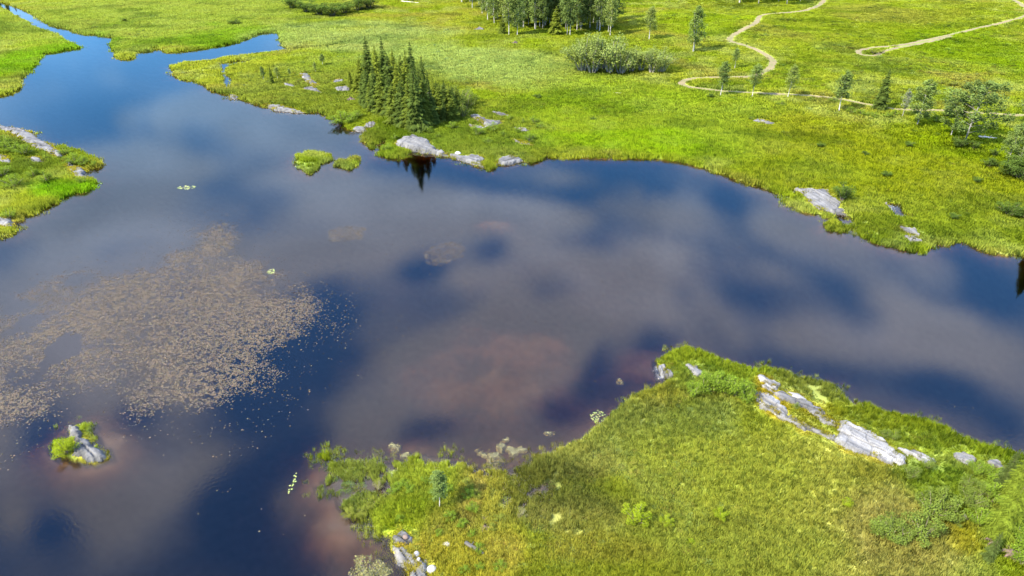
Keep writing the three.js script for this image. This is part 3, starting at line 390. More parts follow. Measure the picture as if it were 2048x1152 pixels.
// ---- spruce: whorls of drooping boughs with side twigs, narrow spire
function spruceShape(seed, tint, slim = 1, bare = 0.05, fine = 1) {
  const r = rng(seed), trunk = new Soup(), crown = new Soup(), H = 10, R = 2.0 * slim;
  trunk.tube([[0, -0.3, 0], [0.02, 2, 0.01], [0.05, 6, 0], [0.03, 9.2, 0.02]], [0.17, 0.14, 0.08, 0.015], 7, () => vary(r, [0.11, 0.085, 0.06]));
  const whorls = fine > 1 ? 30 : 36;
  for (let w = 0; w < whorls; w++) {
    const t = bare + (1 - bare) * (w + r() * 0.5) / whorls, y = t * H, shape = Math.pow(1 - t, 0.72) * (0.75 + 0.5 * r()), n = t > 0.9 ? 5 : 7 + Math.floor(r() * 3);
    for (let b = 0; b < n; b++) {
      const az = (b + r() * 0.8) / n * 6.2832 + w, len = Math.max(0.14, R * shape * (0.62 + 0.55 * r())), droop = len * (0.18 + 0.35 * (1 - t) + 0.2 * r()), ca = Math.cos(az), sa = Math.sin(az), c0 = vary(r, tint, 0.22);
      const at = (u, side, drop = 0) => { const q = len * u, yy = y - droop * u * u + droop * 0.35 * Math.pow(u, 4) - drop; return [ca * q - sa * side, yy, sa * q + ca * side]; };
      const k = Math.round((len > 0.7 ? 6 : len > 0.35 ? 4 : 3) * fine);
      for (let i = 0; i < k; i++) {
        const u0 = 0.1 + 0.8 * i / k, u1 = Math.min(1.06, u0 + 0.95 / k + 0.12), tw = len * 0.36 * Math.sin(Math.PI * (0.22 + 0.7 * u0)) * (fine > 1 ? 0.45 + 0.9 * r() : 0.7 + 0.6 * r()), ub = fine > 1 ? u0 + 0.05 : u1 - 0.06, cc = fine > 1 ? vary(r, c0, 0.3) : c0;
        crown.tri(at(u0, 0), at(ub, 0), at(u1 + 0.02, tw, 0.05 + tw * 0.42), cc);
        crown.tri(at(u0, 0), at(u1 + 0.02, -tw, 0.05 + tw * 0.42), at(ub, 0), cc);
        if (r() < 0.6) crown.tri(at(u0, 0.02), at(u1, -0.02), at((u0 + u1) / 2, (r() - 0.5) * 0.1, 0.14 + 0.18 * r()), vary(r, c0, 0.15));
      }
    }
  }
  crown.tri([0.05, 9.1, 0], [-0.05, 9.1, 0], [0.02, 10, 0], tint); crown.tri([0, 9.1, 0.05], [0, 9.1, -0.05], [0.02, 10, 0], tint);
  return { trunk: trunk.build(), crown: crown.build(), H };
}
// ---- birch: white trunk, rising limbs, loose clumps of small leaves
function birchShape(seed, tint, { width = 1, low = 0.28, bark = 1, leafy = 1, fork = 0 } = {}) {
  const r = rng(seed), trunk = new Soup(), crown = new Soup(), H = 10;
  const bend = (r() - 0.5) * 0.9, bend2 = (r() - 0.5) * 0.7, path = [], rad = [];
  for (let i = 0; i <= 10; i++) { const t = i / 10; path.push([bend * t * t + 0.12 * Math.sin(t * 5 + seed), -0.25 + t * 9.6, bend2 * t * t]); rad.push(0.095 * (1 - t) + 0.012); }
  const birch = () => (r() < 0.17 ? [0.06, 0.055, 0.05] : vary(r, [0.4 * bark, 0.385 * bark, 0.35 * bark], 0.12));
  trunk.tube(path, rad, 7, birch);
  if (fork) trunk.tube(path.map(([x, y, z], i) => [x - 0.1 - i * 0.09, y * 0.9, z + 0.1 + i * 0.03]), rad.map((q) => q * 0.8), 6, birch);
  const spine = (t) => { const q = clamp(t) * 10, i = Math.min(9, Math.floor(q)), f = q - i; return [0, 1, 2].map((k) => lerp(path[i][k], path[i + 1][k], f)); };
  const clump = (x, y, z, s, n) => {
    const c = vary(r, tint, 0.2);
    for (let i = 0; i < n; i++) { let a, b, d; do { a = r() * 2 - 1; b = r() * 2 - 1; d = r() * 2 - 1; } while (a * a + b * b + d * d > 1); crown.leaf(x + a * s, y + b * s * 0.85 - 0.1, z + d * s, 0.19 + 0.17 * r(), r, vary(r, c, 0.22)); }
  };
  const limbs = 26;
  for (let l = 0; l < limbs; l++) {
    const t = low + (0.97 - low) * (l + r() * 0.6) / limbs, o = spine(t), az = l * 2.4 + r(), shape = Math.sin(Math.PI * Math.pow(clamp((t - low + 0.1) / (1.08 - low)), 0.8)), len = (0.5 + 1.25 * shape * (0.65 + 0.6 * r())) * width;
    const e = [o[0] + Math.cos(az) * len, o[1] + len * (0.35 + 0.4 * r()), o[2] + Math.sin(az) * len], m = [lerp(o[0], e[0], 0.55), lerp(o[1], e[1], 0.4), lerp(o[2], e[2], 0.55)];
    trunk.tube([o, m, e], [0.045, 0.028, 0.008], 4, () => vary(r, [0.25 * bark, 0.23 * bark, 0.2 * bark]));
    clump(e[0], e[1] - 0.1, e[2], 0.7 * (0.7 + 0.5 * shape), Math.round(44 * leafy)); clump(m[0], m[1] + 0.1, m[2], 0.62, Math.round(30 * leafy)); if (r() < 0.7) clump(e[0] * 1.05 + (r() - 0.5) * 0.5, e[1] - 0.55, e[2] + (r() - 0.5) * 0.5, 0.5, Math.round(22 * leafy));
  }
  clump(path[10][0], 9.5, path[10][2], 0.45, Math.round(34 * leafy));
  return { trunk: trunk.build(), crown: crown.build(), H };
}
// ---- shrub: many thin stems, leaf clumps over a low dome
function shrubShape(seed, tint, { spread = 1, stems = 9, leafy = 1, stemTone = [0.3, 0.27, 0.22] } = {}) {
  const r = rng(seed), trunk = new Soup(), crown = new Soup(), H = 2;
  for (let s = 0; s < stems; s++) {
    const az = s * 2.4 + r() * 0.8, out = spread * (0.15 + 0.85 * Math.sqrt(r())), top = 1.95 * (1 - 0.42 * out * out / (spread * spread)) * (0.72 + 0.33 * r());
    const e = [Math.cos(az) * out, top, Math.sin(az) * out], m = [e[0] * 0.45, top * 0.5, e[2] * 0.45];
    trunk.tube([[e[0] * 0.1, -0.15, e[2] * 0.1], m, e], [0.04, 0.028, 0.008], 4, () => vary(r, stemTone));
    for (const [q, sz, n] of [[1, 0.34, 70], [0.72, 0.34, 50], [0.45, 0.3, 26]]) {
      const c = vary(r, tint, 0.22), cx = e[0] * q + (r() - 0.5) * 0.3, cy = lerp(m[1], top, (q - 0.45) / 0.55) - 0.05, cz = e[2] * q + (r() - 0.5) * 0.3;
      for (let i = 0; i < n * leafy; i++) { let a, b, d; do { a = r() * 2 - 1; b = r() * 2 - 1; d = r() * 2 - 1; } while (a * a + b * b + d * d > 1); crown.leaf(cx + a * sz, Math.max(0.02, cy + b * sz * 0.8), cz + d * sz, 0.065 + 0.065 * r(), r, vary(r, c, 0.2)); }
    }
  }
  return { trunk: trunk.build(), crown: crown.build(), H };
}
function grow(name, shape, x, z, h, turn, widen, label, category, group, names = ['trunk', 'crown'], dropIn = 0) {
  const g = new THREE.Group(); g.name = numbered(name); scene.add(g);
  mesh(names[0], shape.trunk, barkMat, g); mesh(names[1], shape.crown, leafMat, g);
  const s = h / shape.H; g.position.set(x, Math.max(height(x, z), -0.1) - dropIn, z); g.rotation.y = turn; g.scale.set(s * widen, s, s * widen);
  return tag(g, label, category, group);
}
const ORD = ['first', 'second', 'third', 'fourth', 'fifth', 'sixth', 'seventh', 'eighth', 'ninth', 'tenth', 'eleventh', 'twelfth', 'thirteenth', 'fourteenth', 'fifteenth', 'sixteenth', 'seventeenth', 'eighteenth', 'nineteenth', 'twentieth', 'twenty-first', 'twenty-second', 'twenty-third', 'twenty-fourth', 'twenty-fifth', 'twenty-sixth', 'twenty-seventh', 'twenty-eighth'];

// ---------------------------------------------------------------- the spruce clump on the point
const SPRUCE = plant('#748432'), SPRUCE2 = plant('#637634'), SPRUCE3 = plant('#869434');
const finer = [spruceShape(16, plant('#859632'), 0.95, 0.03, 2.6), spruceShape(17, plant('#66763a'), 1, 0.03, 2.6)];
const spruces = [spruceShape(11, SPRUCE, 1), spruceShape(12, SPRUCE2, 0.9), spruceShape(13, SPRUCE, 1.15), spruceShape(14, SPRUCE3, 1), spruceShape(15, SPRUCE2, 1.05)];
{
  const rows = {
    back: [[-34.57,-167.63,13],[-30.43,-165.39,13.4],[-37.2,-169.92,7.7],[-39.8,-169.92,4.7],[-31.75,-163.2,11.6],[-27.38,-161.06,11.6],[-24.27,-159.8,11.4],[-23.25,-161.06,13],[-37.19,-165.39,4.7],[-20.41,-157.74,10.4]],
    middle: [[-28.12,-158.15,11.2],[-24.77,-155.72,11.2],[-20.63,-152.58,9.2],[-33.64,-155.32,7.2],[-32.37,-153.36,8.8],[-25.09,-151.43,10.8],[-21.5,-149.55,11.7],[-18.02,-148.07,7.5],[-31.26,-156.12,9.4],[-16.75,-146.26,7.9],[-23.27,-152.97,11.2],[-16.62,-150.67,6.6],[-14.85,-149.55,7.1],[-13.13,-148.81,6.2],[-10.86,-147.7,4.2],[-12.21,-151.43,4.9],[-15.29,-146.98,5.9],[-18.67,-152.2,8.8],[-17.29,-149.55,8.2]],
    front: [[-30.09,-149.92,8.9],[-31.05,-150.3,7.4],[-28.19,-148.44,9.9],[-26.32,-146.26,9.4],[-24.64,-145.19,7.7],[-22.89,-143.43,9.5],[-21.43,-142.05,10.4],[-19.46,-137.08,13],[-22.04,-141.03,7.9],[-19.5,-140.03,6.1],[-15.53,-144.83,7.8],[-13.43,-145.54,7.3],[-18.11,-143.78,6.9],[-14.49,-142.74,5.1],[-12.49,-143.09,5.5],[-11.85,-146.26,4.1],[-18.99,-142.05,8.4],[-24.73,-141.37,8.8],[-22.85,-140.03,9.5],[-21.01,-138.7,10.3],[-18.03,-139.03,11],[-16.77,-140.03,8.3]],
  };
  const r = rng(5);
  for (const [row, list] of Object.entries(rows)) list.sort((a, b) => a[0] - b[0]).forEach(([x, z, h], i) => {
    const label = row === 'front' && h > 13.5 ? 'tall front spruce with a bare foot just above the shore dome' : `${ORD[i]} spruce from the left in the ${row} row of the clump`;
    grow('spruce_tree', spruces[Math.floor(r() * 5)], x, z, h, r() * 6.28, (0.68 + 0.45 * r()) * Math.pow(14 / Math.max(h, 5), 0.4), label, 'spruce', 'spruces clumped on the wooded point');
  });
}
// ---------------------------------------------------------------- single spruces
for (const [x, z, h, w, label] of [[82.09,-151.43,9.3,1.0,"lone thin spruce between birches beside the dirt track"],[14.37,-236.24,9.1,1.35,"wide green spruce at the front of the birch wood"],[-3.15,-237.07,6.2,1.2,"bushy dark spruce at the left of the birch wood"],[38.03,-35.83,8.8,1.25,"bright green spruce leaning out of the bottom right thicket"],[42.51,-39.64,8.9,1.25,"dark spruce at the right edge above the bottom thicket"],[41.49,-35.88,9.9,1.25,"dark spruce cut by the right edge of the bottom thicket"],[41.25,-39.64,6.8,1.2,"olive spruce behind the bright green spruce at bottom right"],[75.24,-86.51,8.6,1.2,"spruce just past the right edge of the far shore"],[-60.34,-173.7,4.6,0.8,"slim young spruce standing on the point left of the rocks"],[41.49,-40.99,5.5,1.1,"dark spruce nearest the small grey slab at right"],[45.27,-43.28,5,1.2,"dark spruce highest on the right edge of the thicket"],[36.12,-33.82,4,1.1,"small young spruce low in the bottom right corner"]]) {
  const k = label.length % 5; grow('spruce_tree', z > -75 ? finer[label.includes('bright') ? 0 : 1] : spruces[k], x, z, z > -75 ? h * 0.85 : h, k, z > -75 ? w * 0.8 : w, label, 'spruce', 'single spruces');
}
// dark spruces by the channel in the far corner
for (const [i, [x, z, h]] of [[-239.26,-329.31,10.2],[-241.87,-338.66,9.2],[-235.68,-335.49,9.1],[-228.61,-330.84,8],[-223.11,-327.8,6.3]].entries()) grow('spruce_tree', spruces[i], x, z, h, i, 1.2, `${ORD[i]} spruce in the far corner row mirrored by the channel`, 'spruce', 'spruces beyond the channel');

// ---------------------------------------------------------------- birches
const BIRCH = plant('#92a856'), BIRCH2 = plant('#869c50'), BIRCH3 = plant('#a0b058');
const birches = [birchShape(21, BIRCH, { low: 0.2, leafy: 1.6 }), birchShape(22, BIRCH2, { width: 0.85, low: 0.24, leafy: 1.6 }), birchShape(23, BIRCH3, { width: 0.8, low: 0.28, leafy: 1.5 }), birchShape(24, BIRCH2, { width: 1.1, leafy: 1.4 }), birchShape(25, BIRCH, { width: 0.85, fork: 1, low: 0.2, leafy: 1.5 })];
const slender = [birchShape(31, BIRCH2, { width: 0.7, low: 0.38, leafy: 1.0 }), birchShape(32, BIRCH, { width: 0.7, low: 0.4, leafy: 0.95 }), birchShape(33, BIRCH3, { width: 0.7, low: 0.34, leafy: 0.95 })];
const broad = [birchShape(41, BIRCH2, { width: 1.9, low: 0.2, leafy: 2.2, bark: 0.5 }), birchShape(42, BIRCH, { width: 1.4, low: 0.16, leafy: 2.2, bark: 0.8 })];
const wand = birchShape(51, plant('#a8ae8c'), { width: 0.5, low: 0.35, leafy: 0.4, bark: 0.8 });
for (const [x, z, h, kind, w, turn, label] of [[49.55,-162.77,7.9,"s0",1.0,0.4,"first slim birch from the left in the trackside row"],[56.54,-161.06,7.7,"s1",1.0,1.1,"second slim birch in the trackside row, bare white foot"],[65.04,-161.06,7.5,"s2",0.9,2.2,"third slim birch in the trackside row"],[72.25,-149.55,8.6,"s0",1.05,3.0,"fourth slim birch in the trackside row, left of the lone spruce"],[60.42,-189.83,5.5,"s1",0.9,0.2,"small birch inside the bend of the dirt track"],[84.54,-145.9,6,"w",1.0,1.5,"thin greyish half-bare birch right of the lone spruce"],[84.71,-140.03,9.3,"b0",1.0,0.6,"leafy birch with a white foot left of the two big trees"],[88.14,-133.3,8.5,"B1",0.8,0.7,"medium birch touching the left of the biggest tree"],[88.58,-129.11,11.7,"B0",1.0,0.3,"biggest round leafy tree with a grey trunk at the right"],[106.71,-139.36,8.1,"b3",1.0,0.9,"birch at the right edge near the dirt track"],[90.4,-116.03,7.2,"B1",0.9,2.1,"drooping leafy birch at the right edge above the dark bush"],[89.93,-118.01,7.2,"B1",0.8,4.0,"leafy birch left of the drooping birch at the right edge"],[91.62,-113.62,7.3,"B0",0.8,1.0,"dark leafy tree cut by the right edge above the dark bush"],[53.72,-209.45,12.6,"b4",0.85,0.1,"tall twin-stemmed birch alone in the upper meadow"],[43.33,-225.89,9.8,"s2",1.1,0.9,"slim birch right of the birch wood"],[-16.96,-146.26,5.2,"w",1.6,0.8,"small pale birch with a white trunk in front of the spruces"],[-5.97,-39.01,4.3,"s0",1.0,0.5,"small birch with a short white trunk in the bottom mossy ground"],[-52.13,-184.89,2.9,"s2",0.9,0.5,"small birch sapling behind the slanting slab on the point"],[-63.55,-177.13,3.6,"s0",0.9,0.2,"leftmost small birch on the wooded point"],[-57.74,-180.68,2.3,"s1",0.9,0.2,"small dark sapling in the middle of the point"],[-60.4,-178.63,3,"s2",1.2,1.2,"bushy sapling between the two left saplings of the point"],[-52.25,-193.26,3.1,"s0",1.2,1.9,"small round sapling behind the point in the pale marsh"],[-34.94,-169,3.9,"w",1.4,0.4,"pale birch hidden among the left spruces of the clump"]]) {
  const k = +kind[1] || 0, shape = kind[0] === 's' ? slender[k] : kind[0] === 'b' ? birches[k] : kind[0] === 'B' ? broad[k] : wand;
  grow('birch_tree', shape, x, z, h * 1.06, turn, w * (z < -120 ? 1.2 : 1), label, 'birch', 'single birches');
}
{
  // the wood: trunks that show along its edge, then those behind them
  const r = rng(77);
  const edge = [[-11.38,-275.24],[-8.91,-262.68],[-6.39,-255.82],[-1.15,-234.59],[1.81,-234.59],[3.79,-247.47],[5.8,-252.98],[7.85,-244.79],[8.41,-252.05],[9.51,-248.37],[10.41,-244.79],[11.1,-249.28],[11.69,-251.12],[17.11,-251.12],[18.19,-243.91],[18.06,-234.59],[19.04,-234.59],[21.79,-242.17],[23.08,-247.47],[23.14,-242.17],[24.27,-249.28],[26.53,-245.68],[28.64,-243.04],[29.37,-240.45],[31.92,-237.9],[31.88,-232.16]];
  edge.forEach(([x, z], i) => grow('birch_tree', birches[Math.floor(r() * 5)], x, z, 14 + 4 * r(), r() * 6.28, 0.72 + 0.2 * r(), `${ORD[i]} trunk from the left along the front of the birch wood`, 'birch', 'birches at the front of the wood'));
  const inner = [[-15.66,-288.94],[-13.39,-296.26],[-10.08,-281.94],[-7.48,-270.93],[-5.09,-262.68],[-3.18,-254.87],[-2.21,-266.75],[-0.36,-256.78],[1.04,-249.28],[2.51,-258.72],[4.36,-262.68],[6.59,-264.7],[7.53,-258.72],[9.75,-260.68],[12.73,-262.68],[13.44,-254.87],[15.17,-260.68],[16.84,-264.7],[18.65,-258.72],[20.03,-252.98],[21.73,-256.78],[23.83,-260.68],[25.65,-256.78],[27.27,-262.68],[28.66,-254.87],[30.02,-251.12],[31.35,-247.47],[33.26,-254.87],[34.23,-245.68],[29.86,-266.75],[23.56,-270.93],[16.31,-275.24],[8.73,-275.24],[1.13,-273.07],[-4.62,-279.67],[-17.45,-303.94],[-14.68,-311.98]];
  for (const [x, z] of inner) grow('birch_tree', birches[Math.floor(r() * 5)], x, z, 13 + 5 * r(), r() * 6.28, 0.8 + 0.25 * r(), 'birch deep inside the dense wood, behind its front trunks', 'birch', 'birches inside the wood');
  const top = [[80.84,-311.98],[86.34,-320.43],[88.86,-313.36],[90.23,-306.58],[92.46,-297.52],[98.44,-303.94],[99.61,-296.26],[106.98,-306.58],[109.42,-301.34],[110.75,-295.02],[118.96,-307.91],[119.9,-305.25],[128.88,-317.57],[135.69,-326.3]];
  top.forEach(([x, z], i) => grow('birch_tree', birches[Math.floor(r() * 5)], x, z, 13 + 4 * r(), r() * 6.28, 0.9, `${ORD[i]} tree from the left in the wood edge above the track bend`, 'birch', 'trees at the top edge right of the birch wood'));
  const mid = [[-94.63,-320.43],[-89.09,-317.57],[-82.54,-311.98],[-80.03,-323.34],[-72.83,-320.43],[-64.15,-309.26],[-60.48,-314.75],[-55.38,-320.43],[-47.9,-309.26],[-45.64,-306.58],[-42.12,-319],[-35.31,-311.98],[-29.81,-314.75],[-25.11,-309.26],[-20.77,-303.94]];
  mid.forEach(([x, z], i) => grow('birch_tree', birches[Math.floor(r() * 5)], x, z, 11 + 4 * r(), r() * 6.28, 0.95, `${ORD[i]} tree from the left at the top edge left of the birch wood`, 'birch', 'trees at the top edge left of the birch wood'));
}

// ---------------------------------------------------------------- shrubs
const TINT = { willow: plant('#9cac58'), green: plant('#8aa436'), dark: plant('#667e34'), lime: plant('#a2b42c'), blue: plant('#82943e'), pale: plant('#a4a068'), olive: plant('#98a040') };
const shrubs = {};
for (const [k, c] of Object.entries(TINT)) shrubs[k] = [0, 1, 2].map((i) => shrubShape(60 + i * 7 + k.length * 31, c, { spread: [0.95, 1.25, 0.8][i], stems: [10, 13, 8][i], leafy: k === 'pale' ? 0.5 : k === 'willow' ? 1.15 : k === 'dark' ? 1.5 : 1, stemTone: k === 'willow' || k === 'pale' ? [0.24, 0.22, 0.18] : [0.16, 0.13, 0.09] }));
const SHRUBS = [
  ['willow', 'grey willows of the thicket below the birch wood', (i) => `${ORD[i]} grey-green willow from the left in the thicket below the wood`, [[18.94,-187.06,9.2,0.7],[21.41,-184.89,8.4,0.7],[23.83,-188.71,8.4,0.7],[25.8,-184.89,7.4,0.7],[28.65,-184.35,7,0.75],[31.81,-185.97,6.4,0.75],[34.39,-187.06,5.7,0.75],[36.97,-184.89,5.9,0.7],[39.73,-185.42,4.8,0.7]]],
  ['dark', 'dark bushes at the top left of the birch wood', (i) => `${ORD[i]} dark bush from the left at the top edge left of centre`, [[-87.04,-288.94,5.2,1.5],[-79.29,-279.67,5,1.5],[-72.31,-273.07,5.3,1.6],[-67.12,-270.93,5.2,1.6],[-63.81,-277.44,5,1.5],[-60.16,-284.23,5.1,1.5],[-56.71,-288.94,5.5,1.5]]],
  ['green', 'bushes on the shore of the wooded point', (i) => `${ORD[i]} round bush from the left along the shore below the spruces`, [[-36.37,-143.43,2.6,1.5],[-34.52,-142.74,2.4,1.3],[-33.68,-145.54,2,1.2],[-23.86,-125.69,1.7,1.3],[-23.32,-131.78,1.4,1.0],[-16.66,-134.85,1.7,1.1],[-14.61,-132.39,1.2,1.0],[-12.33,-138.05,1.7,1.1]]],
  ['blue', 'bluish bushes right of the spruce clump', (i) => `${ORD[i]} bluish bush from the left beside the right end of the spruces`, [[-12.52,-151.05,3.9,0.9],[-11.67,-155.32,5.2,0.8],[-10.12,-152.2,4,0.9],[-9.02,-154.93,2.8,0.9],[-10.61,-145.54,3.7,0.8]]],
  ['green', 'small bushes among the rocks east of the spruces', (i) => `${ORD[i]} small bush from the left among the rocks east of the spruces`, [[-6.97,-133.92,2.2,0.9],[-3.99,-136.12,2.1,0.8],[-1.91,-133,1.6,1.0],[-0.43,-143.43,1.5,1.0],[1.12,-134.85,1.9,0.9],[2.32,-141.37,1.5,0.9],[3.55,-129.99,2,0.9],[4.65,-141.37,1.9,0.8],[5.8,-138.05,1.5,0.9],[-4.79,-128.82,1.4,1.0]]],
  ['dark', 'bushes on the east shore', (i) => ['dark round bush beside the layered east shore outcrop', 'dark bush at the right edge above the east shore', 'dark bush cut by the right edge above the east shore'][i], [[53.16,-101.52,3.3,0.95],[76.34,-95.85,2.3,1.1],[77.97,-94.78,2.3,1.1]]],
  ['dark', 'bushes under the right edge trees', (i) => `${ORD[i]} dark leafy bush from the left under the trees at the right edge`, [[93.78,-145.54,2,1.0],[85.86,-126.53,2.4,1.0],[88.2,-125.41,2,1.0],[85.38,-116.03,2.1,1.0],[86.6,-112.22,3.1,1.1],[87.18,-110.39,3.4,1.2],[89.83,-112.22,4.2,1.2],[89.65,-121.62,1.7,1.0]]],
  ['green', 'low bushes along the lower side of the dirt track', (i) => `${ORD[i]} low bush from the left along the lower side of the dirt track`, [[61.07,-154.53,1.4,1.2],[69.41,-158.56,1.2,1.3],[74.21,-157.74,1.2,1.2],[74.44,-148.44,1.8,1.3],[76.22,-146.98,1.5,1.3],[78.08,-145.54,1.3,1.3],[81.33,-145.54,1.3,1.3],[51.13,-144.13,1.1,1.2],[83.43,-146.98,1.5,1.2],[89.77,-142.05,1.9,1.2]]],
  ['olive', 'hedge in the hook of the upper track', (i) => `${ORD[i]} low bush from the left in the meadow hollow right of the loop`, [[107.82,-173.7,1.2,1.6],[109.92,-171.79,1.5,1.6],[111.36,-169.92,1.5,1.6],[105.5,-206.15,1.6,1.4],[108.3,-207.46,1.4,1.4]]],
  ['green', 'bushes behind the marsh tip', (i) => `${ORD[i]} leafy bush from the left behind the tip of the near marsh`, [[18.23,-53.42,2.6,0.9],[19.33,-53.81,3.1,0.9],[20.31,-53.66,3.3,1.0],[21.41,-53.42,3.2,1.0],[22.41,-53.04,3,1.0],[23.28,-52.58,2.7,0.9],[21.42,-55,2.5,0.9],[20.23,-55.41,2.1,0.9]]],
  ['blue', 'bushes right of the bare ridge', (i) => `${ORD[i]} bluish bush from the left in the slope below the bare ridge`, [[28.81,-36.21,2.6,0.9],[29.65,-35.88,2.8,0.9],[30.52,-35.64,2.3,0.9],[34.33,-42.12,2.1,0.8],[32.14,-35.88,3.3,1.0],[36.45,-43.28,1.8,0.9],[34.08,-38.08,3.4,0.85],[35.11,-38.33,3.4,0.9],[35.45,-37.08,1.8,0.8],[37.81,-39.11,2.4,0.9],[39.26,-40.17,2.4,0.9],[38.68,-40.99,1.8,0.8],[35.36,-47.01,1.4,0.9],[34.63,-47.34,1.4,0.8],[27.85,-51.39,1,0.8]]],
  ['green', 'bushes of the bottom right corner', (i) => `${ORD[i]} green bush from the left in the bottom right corner thicket`, [[37.46,-37.08,2.3,1.0],[39.79,-39.64,2.4,1.0],[39.27,-36.11,2.6,1.0],[39.32,-34.94,3.2,1.0],[38.59,-33.38,2.5,1.0],[40.59,-37.58,2.3,1.0],[43.06,-40.17,2.9,1.0],[40.47,-42.99,1.8,1.0],[41.4,-42.12,2.1,1.0]]],
  ['lime', 'yellow-green bushes standing in the near marsh', (i) => ['largest yellow-green bush alone in the near marsh', 'yellow-green bush in the near marsh, farther right of three', 'smallest yellow-green bush between the two marsh bushes', 'faint yellow-green bush low in the near marsh', 'faint yellow-green bush left of the slope bushes'][i], [[10.04,-37.48,2.3,0.95],[16.84,-37.78,1.4,1.0],[12.41,-37.18,1.2,0.9],[13.94,-35.36,0.9,0.9],[27.64,-39.11,1,1.2]]],
  ['green', 'bushes on the bottom mossy ground', (i) => `${ORD[i]} green bush from the left on the bottom mossy ground`, [[-9.99,-40.99,2.1,1.0],[-9.36,-41.38,2,1.0],[-8.67,-40.72,1.8,0.9],[-9.11,-37.78,1.5,1.0],[-7.52,-41.83,1.5,0.9],[-6.58,-40.17,1.8,0.9],[-5.48,-40.72,2.1,0.9],[-4.97,-37.88,1.7,0.9],[-3.98,-37.08,1.8,0.9],[-3.54,-40.17,2.1,0.9],[-3.25,-38.59,2,0.9],[-3.13,-36.11,1.4,0.8],[-5.8,-36.3,1.5,0.8],[-2.56,-34.72,1.7,0.8],[-2.42,-33.16,1.6,0.8],[-0.91,-33.16,1.6,0.9],[-3.54,-32.94,1.4,0.9]]],
  ['olive', 'olive bushes edging the bottom mossy ground', (i) => `${ORD[i]} olive bush from the left edging the bottom mossy ground`, [[-13.34,-38.59,1.9,1.0],[-12.4,-38.39,1.8,1.0],[-11.87,-39.11,1.8,0.9],[-11.41,-41.83,1.6,0.9],[-3.82,-41.38,1.7,1.0],[-3.12,-40.17,1.8,0.9],[-1.56,-36.69,1.6,0.9],[-0.97,-37.58,1.6,0.9],[0.85,-37.58,1.5,0.8]]],
  ['pale', 'pale twiggy bushes', (i) => ['pale half-bare bush standing in water at the bottom edge', 'pale grey twiggy shrub left of the mossy ground', 'pale flowering shrub in the dark sedge', 'pale twiggy shrub behind the marsh tip bushes', 'pale half-bare bush, right stem cluster at the bottom edge'][i], [[-10.65,-32.31,3,1.0],[-11.46,-41.38,1.4,0.8],[0.82,-38.18,1.5,0.6],[18.19,-53.04,1.5,0.6],[-9.65,-32.1,2.4,1.0]]],
  ['green', 'bushes on the left spit', (i) => `${ORD[i]} green bush from the left on the left spit`, [[-97.72,-126.53,2.8,1.1],[-100.92,-129.41,2.8,1.1],[-94.59,-124.31,2.4,1.1],[-91.32,-122.69,2.3,1.0],[-79.83,-118.52,2.1,1.1],[-84.11,-123.22,1.8,1.0],[-77.91,-118.01,1.7,1.0],[-79.33,-109.05,2.2,1.1],[-82.81,-111.3,2,1.1],[-83.52,-106.87,2.5,1.1],[-88.2,-111.3,2.7,1.1],[-76.97,-95.14,1.8,1.0],[-75.65,-117.51,1.1,0.9],[-73.35,-109.05,1.6,1.0]]],
  ['lime', 'green clumps on the small rock island', (i) => ['bright green clump on the left of the rock island', 'small green clump on the left of the rock island', 'bright green tuft at the top of the rock island', 'thin green tuft on the right rim of the rock island'][i], [[-40.49,-45.54,2,1.3],[-41.31,-45.79,1.2,1.0],[-40.34,-48.42,1.2,0.9],[-38.08,-46.17,0.7,0.8]]],
  ['dark', 'lone small bushes in the far marsh', (i) => `${ORD[i]} small dark bush from the left alone in the far marsh`, [[-139.74,-260.68,1.4,1.4],[-98,-254.87,2,1.5],[5.99,-160.22,1.4,1.3],[17.22,-143.43,1.1,1.2],[46.74,-161.06,1.2,1.3],[59.36,-126.53,1.2,1.3],[64.76,-111.3,1.3,1.3],[76.23,-126.53,1.4,1.3],[67.15,-94.43,1.2,1.3],[86.27,-116.03,1.3,1.3],[65.91,-122.15,1,1.2],[78.82,-108.61,1.3,1.2]]],
];
{
  const r = rng(91);
  for (const [kind, group, name, list] of SHRUBS) (name(0).includes('from the left') ? list.sort((a, b) => a[0] / a[1] < b[0] / b[1] ? 1 : -1) : list).forEach(([x, z, h, w], i) => {
    grow(kind === 'pale' || kind === 'willow' ? 'willow_shrub' : 'shrub', shrubs[kind][Math.floor(r() * 3)], x, z, Math.max(0.45, h * (z > -75 ? (group.includes('mossy') ? 0.5 : 0.75) : kind === 'willow' ? 1.05 + 0.4 * r() : 0.95)), r() * 6.28, w * (z > -75 ? 1.1 : 1.25), name(i), 'shrub', group, ['stems', 'foliage']);
  });
}

// ---------------------------------------------------------------- fallen wood
function log(x, z, len, rad, turn, tone, label, lift = 0.1) {
  const r = rng(Math.round(x * 10) ^ 77), g = new THREE.Group(); g.name = numbered('fallen_log'); scene.add(g);
  const s = new Soup(), b = new Soup();
  s.tube([[-len / 2, 0, 0], [-len / 6, 0.04, 0.05], [len / 4, -0.02, -0.04], [len / 2, 0.05, 0.06]], [rad, rad * 0.95, rad * 0.8, rad * 0.5], 8, () => vary(r, tone));
  b.tube([[len * 0.1, 0.02, 0], [len * 0.16, rad * 2.5, 0.2]], [rad * 0.4, rad * 0.12], 5, () => vary(r, tone)); b.tube([[-len * 0.2, 0.02, 0], [-len * 0.15, rad * 1.9, -0.25]], [rad * 0.35, rad * 0.1], 5, () => vary(r, tone));
  mesh('log_trunk', s.build(), barkMat, g); mesh('branch_stub', b.build(), barkMat, g);
  g.position.set(x, height(x, z) + lift + rad, z); g.rotation.y = turn; tag(g, label, 'log', 'fallen logs');
}
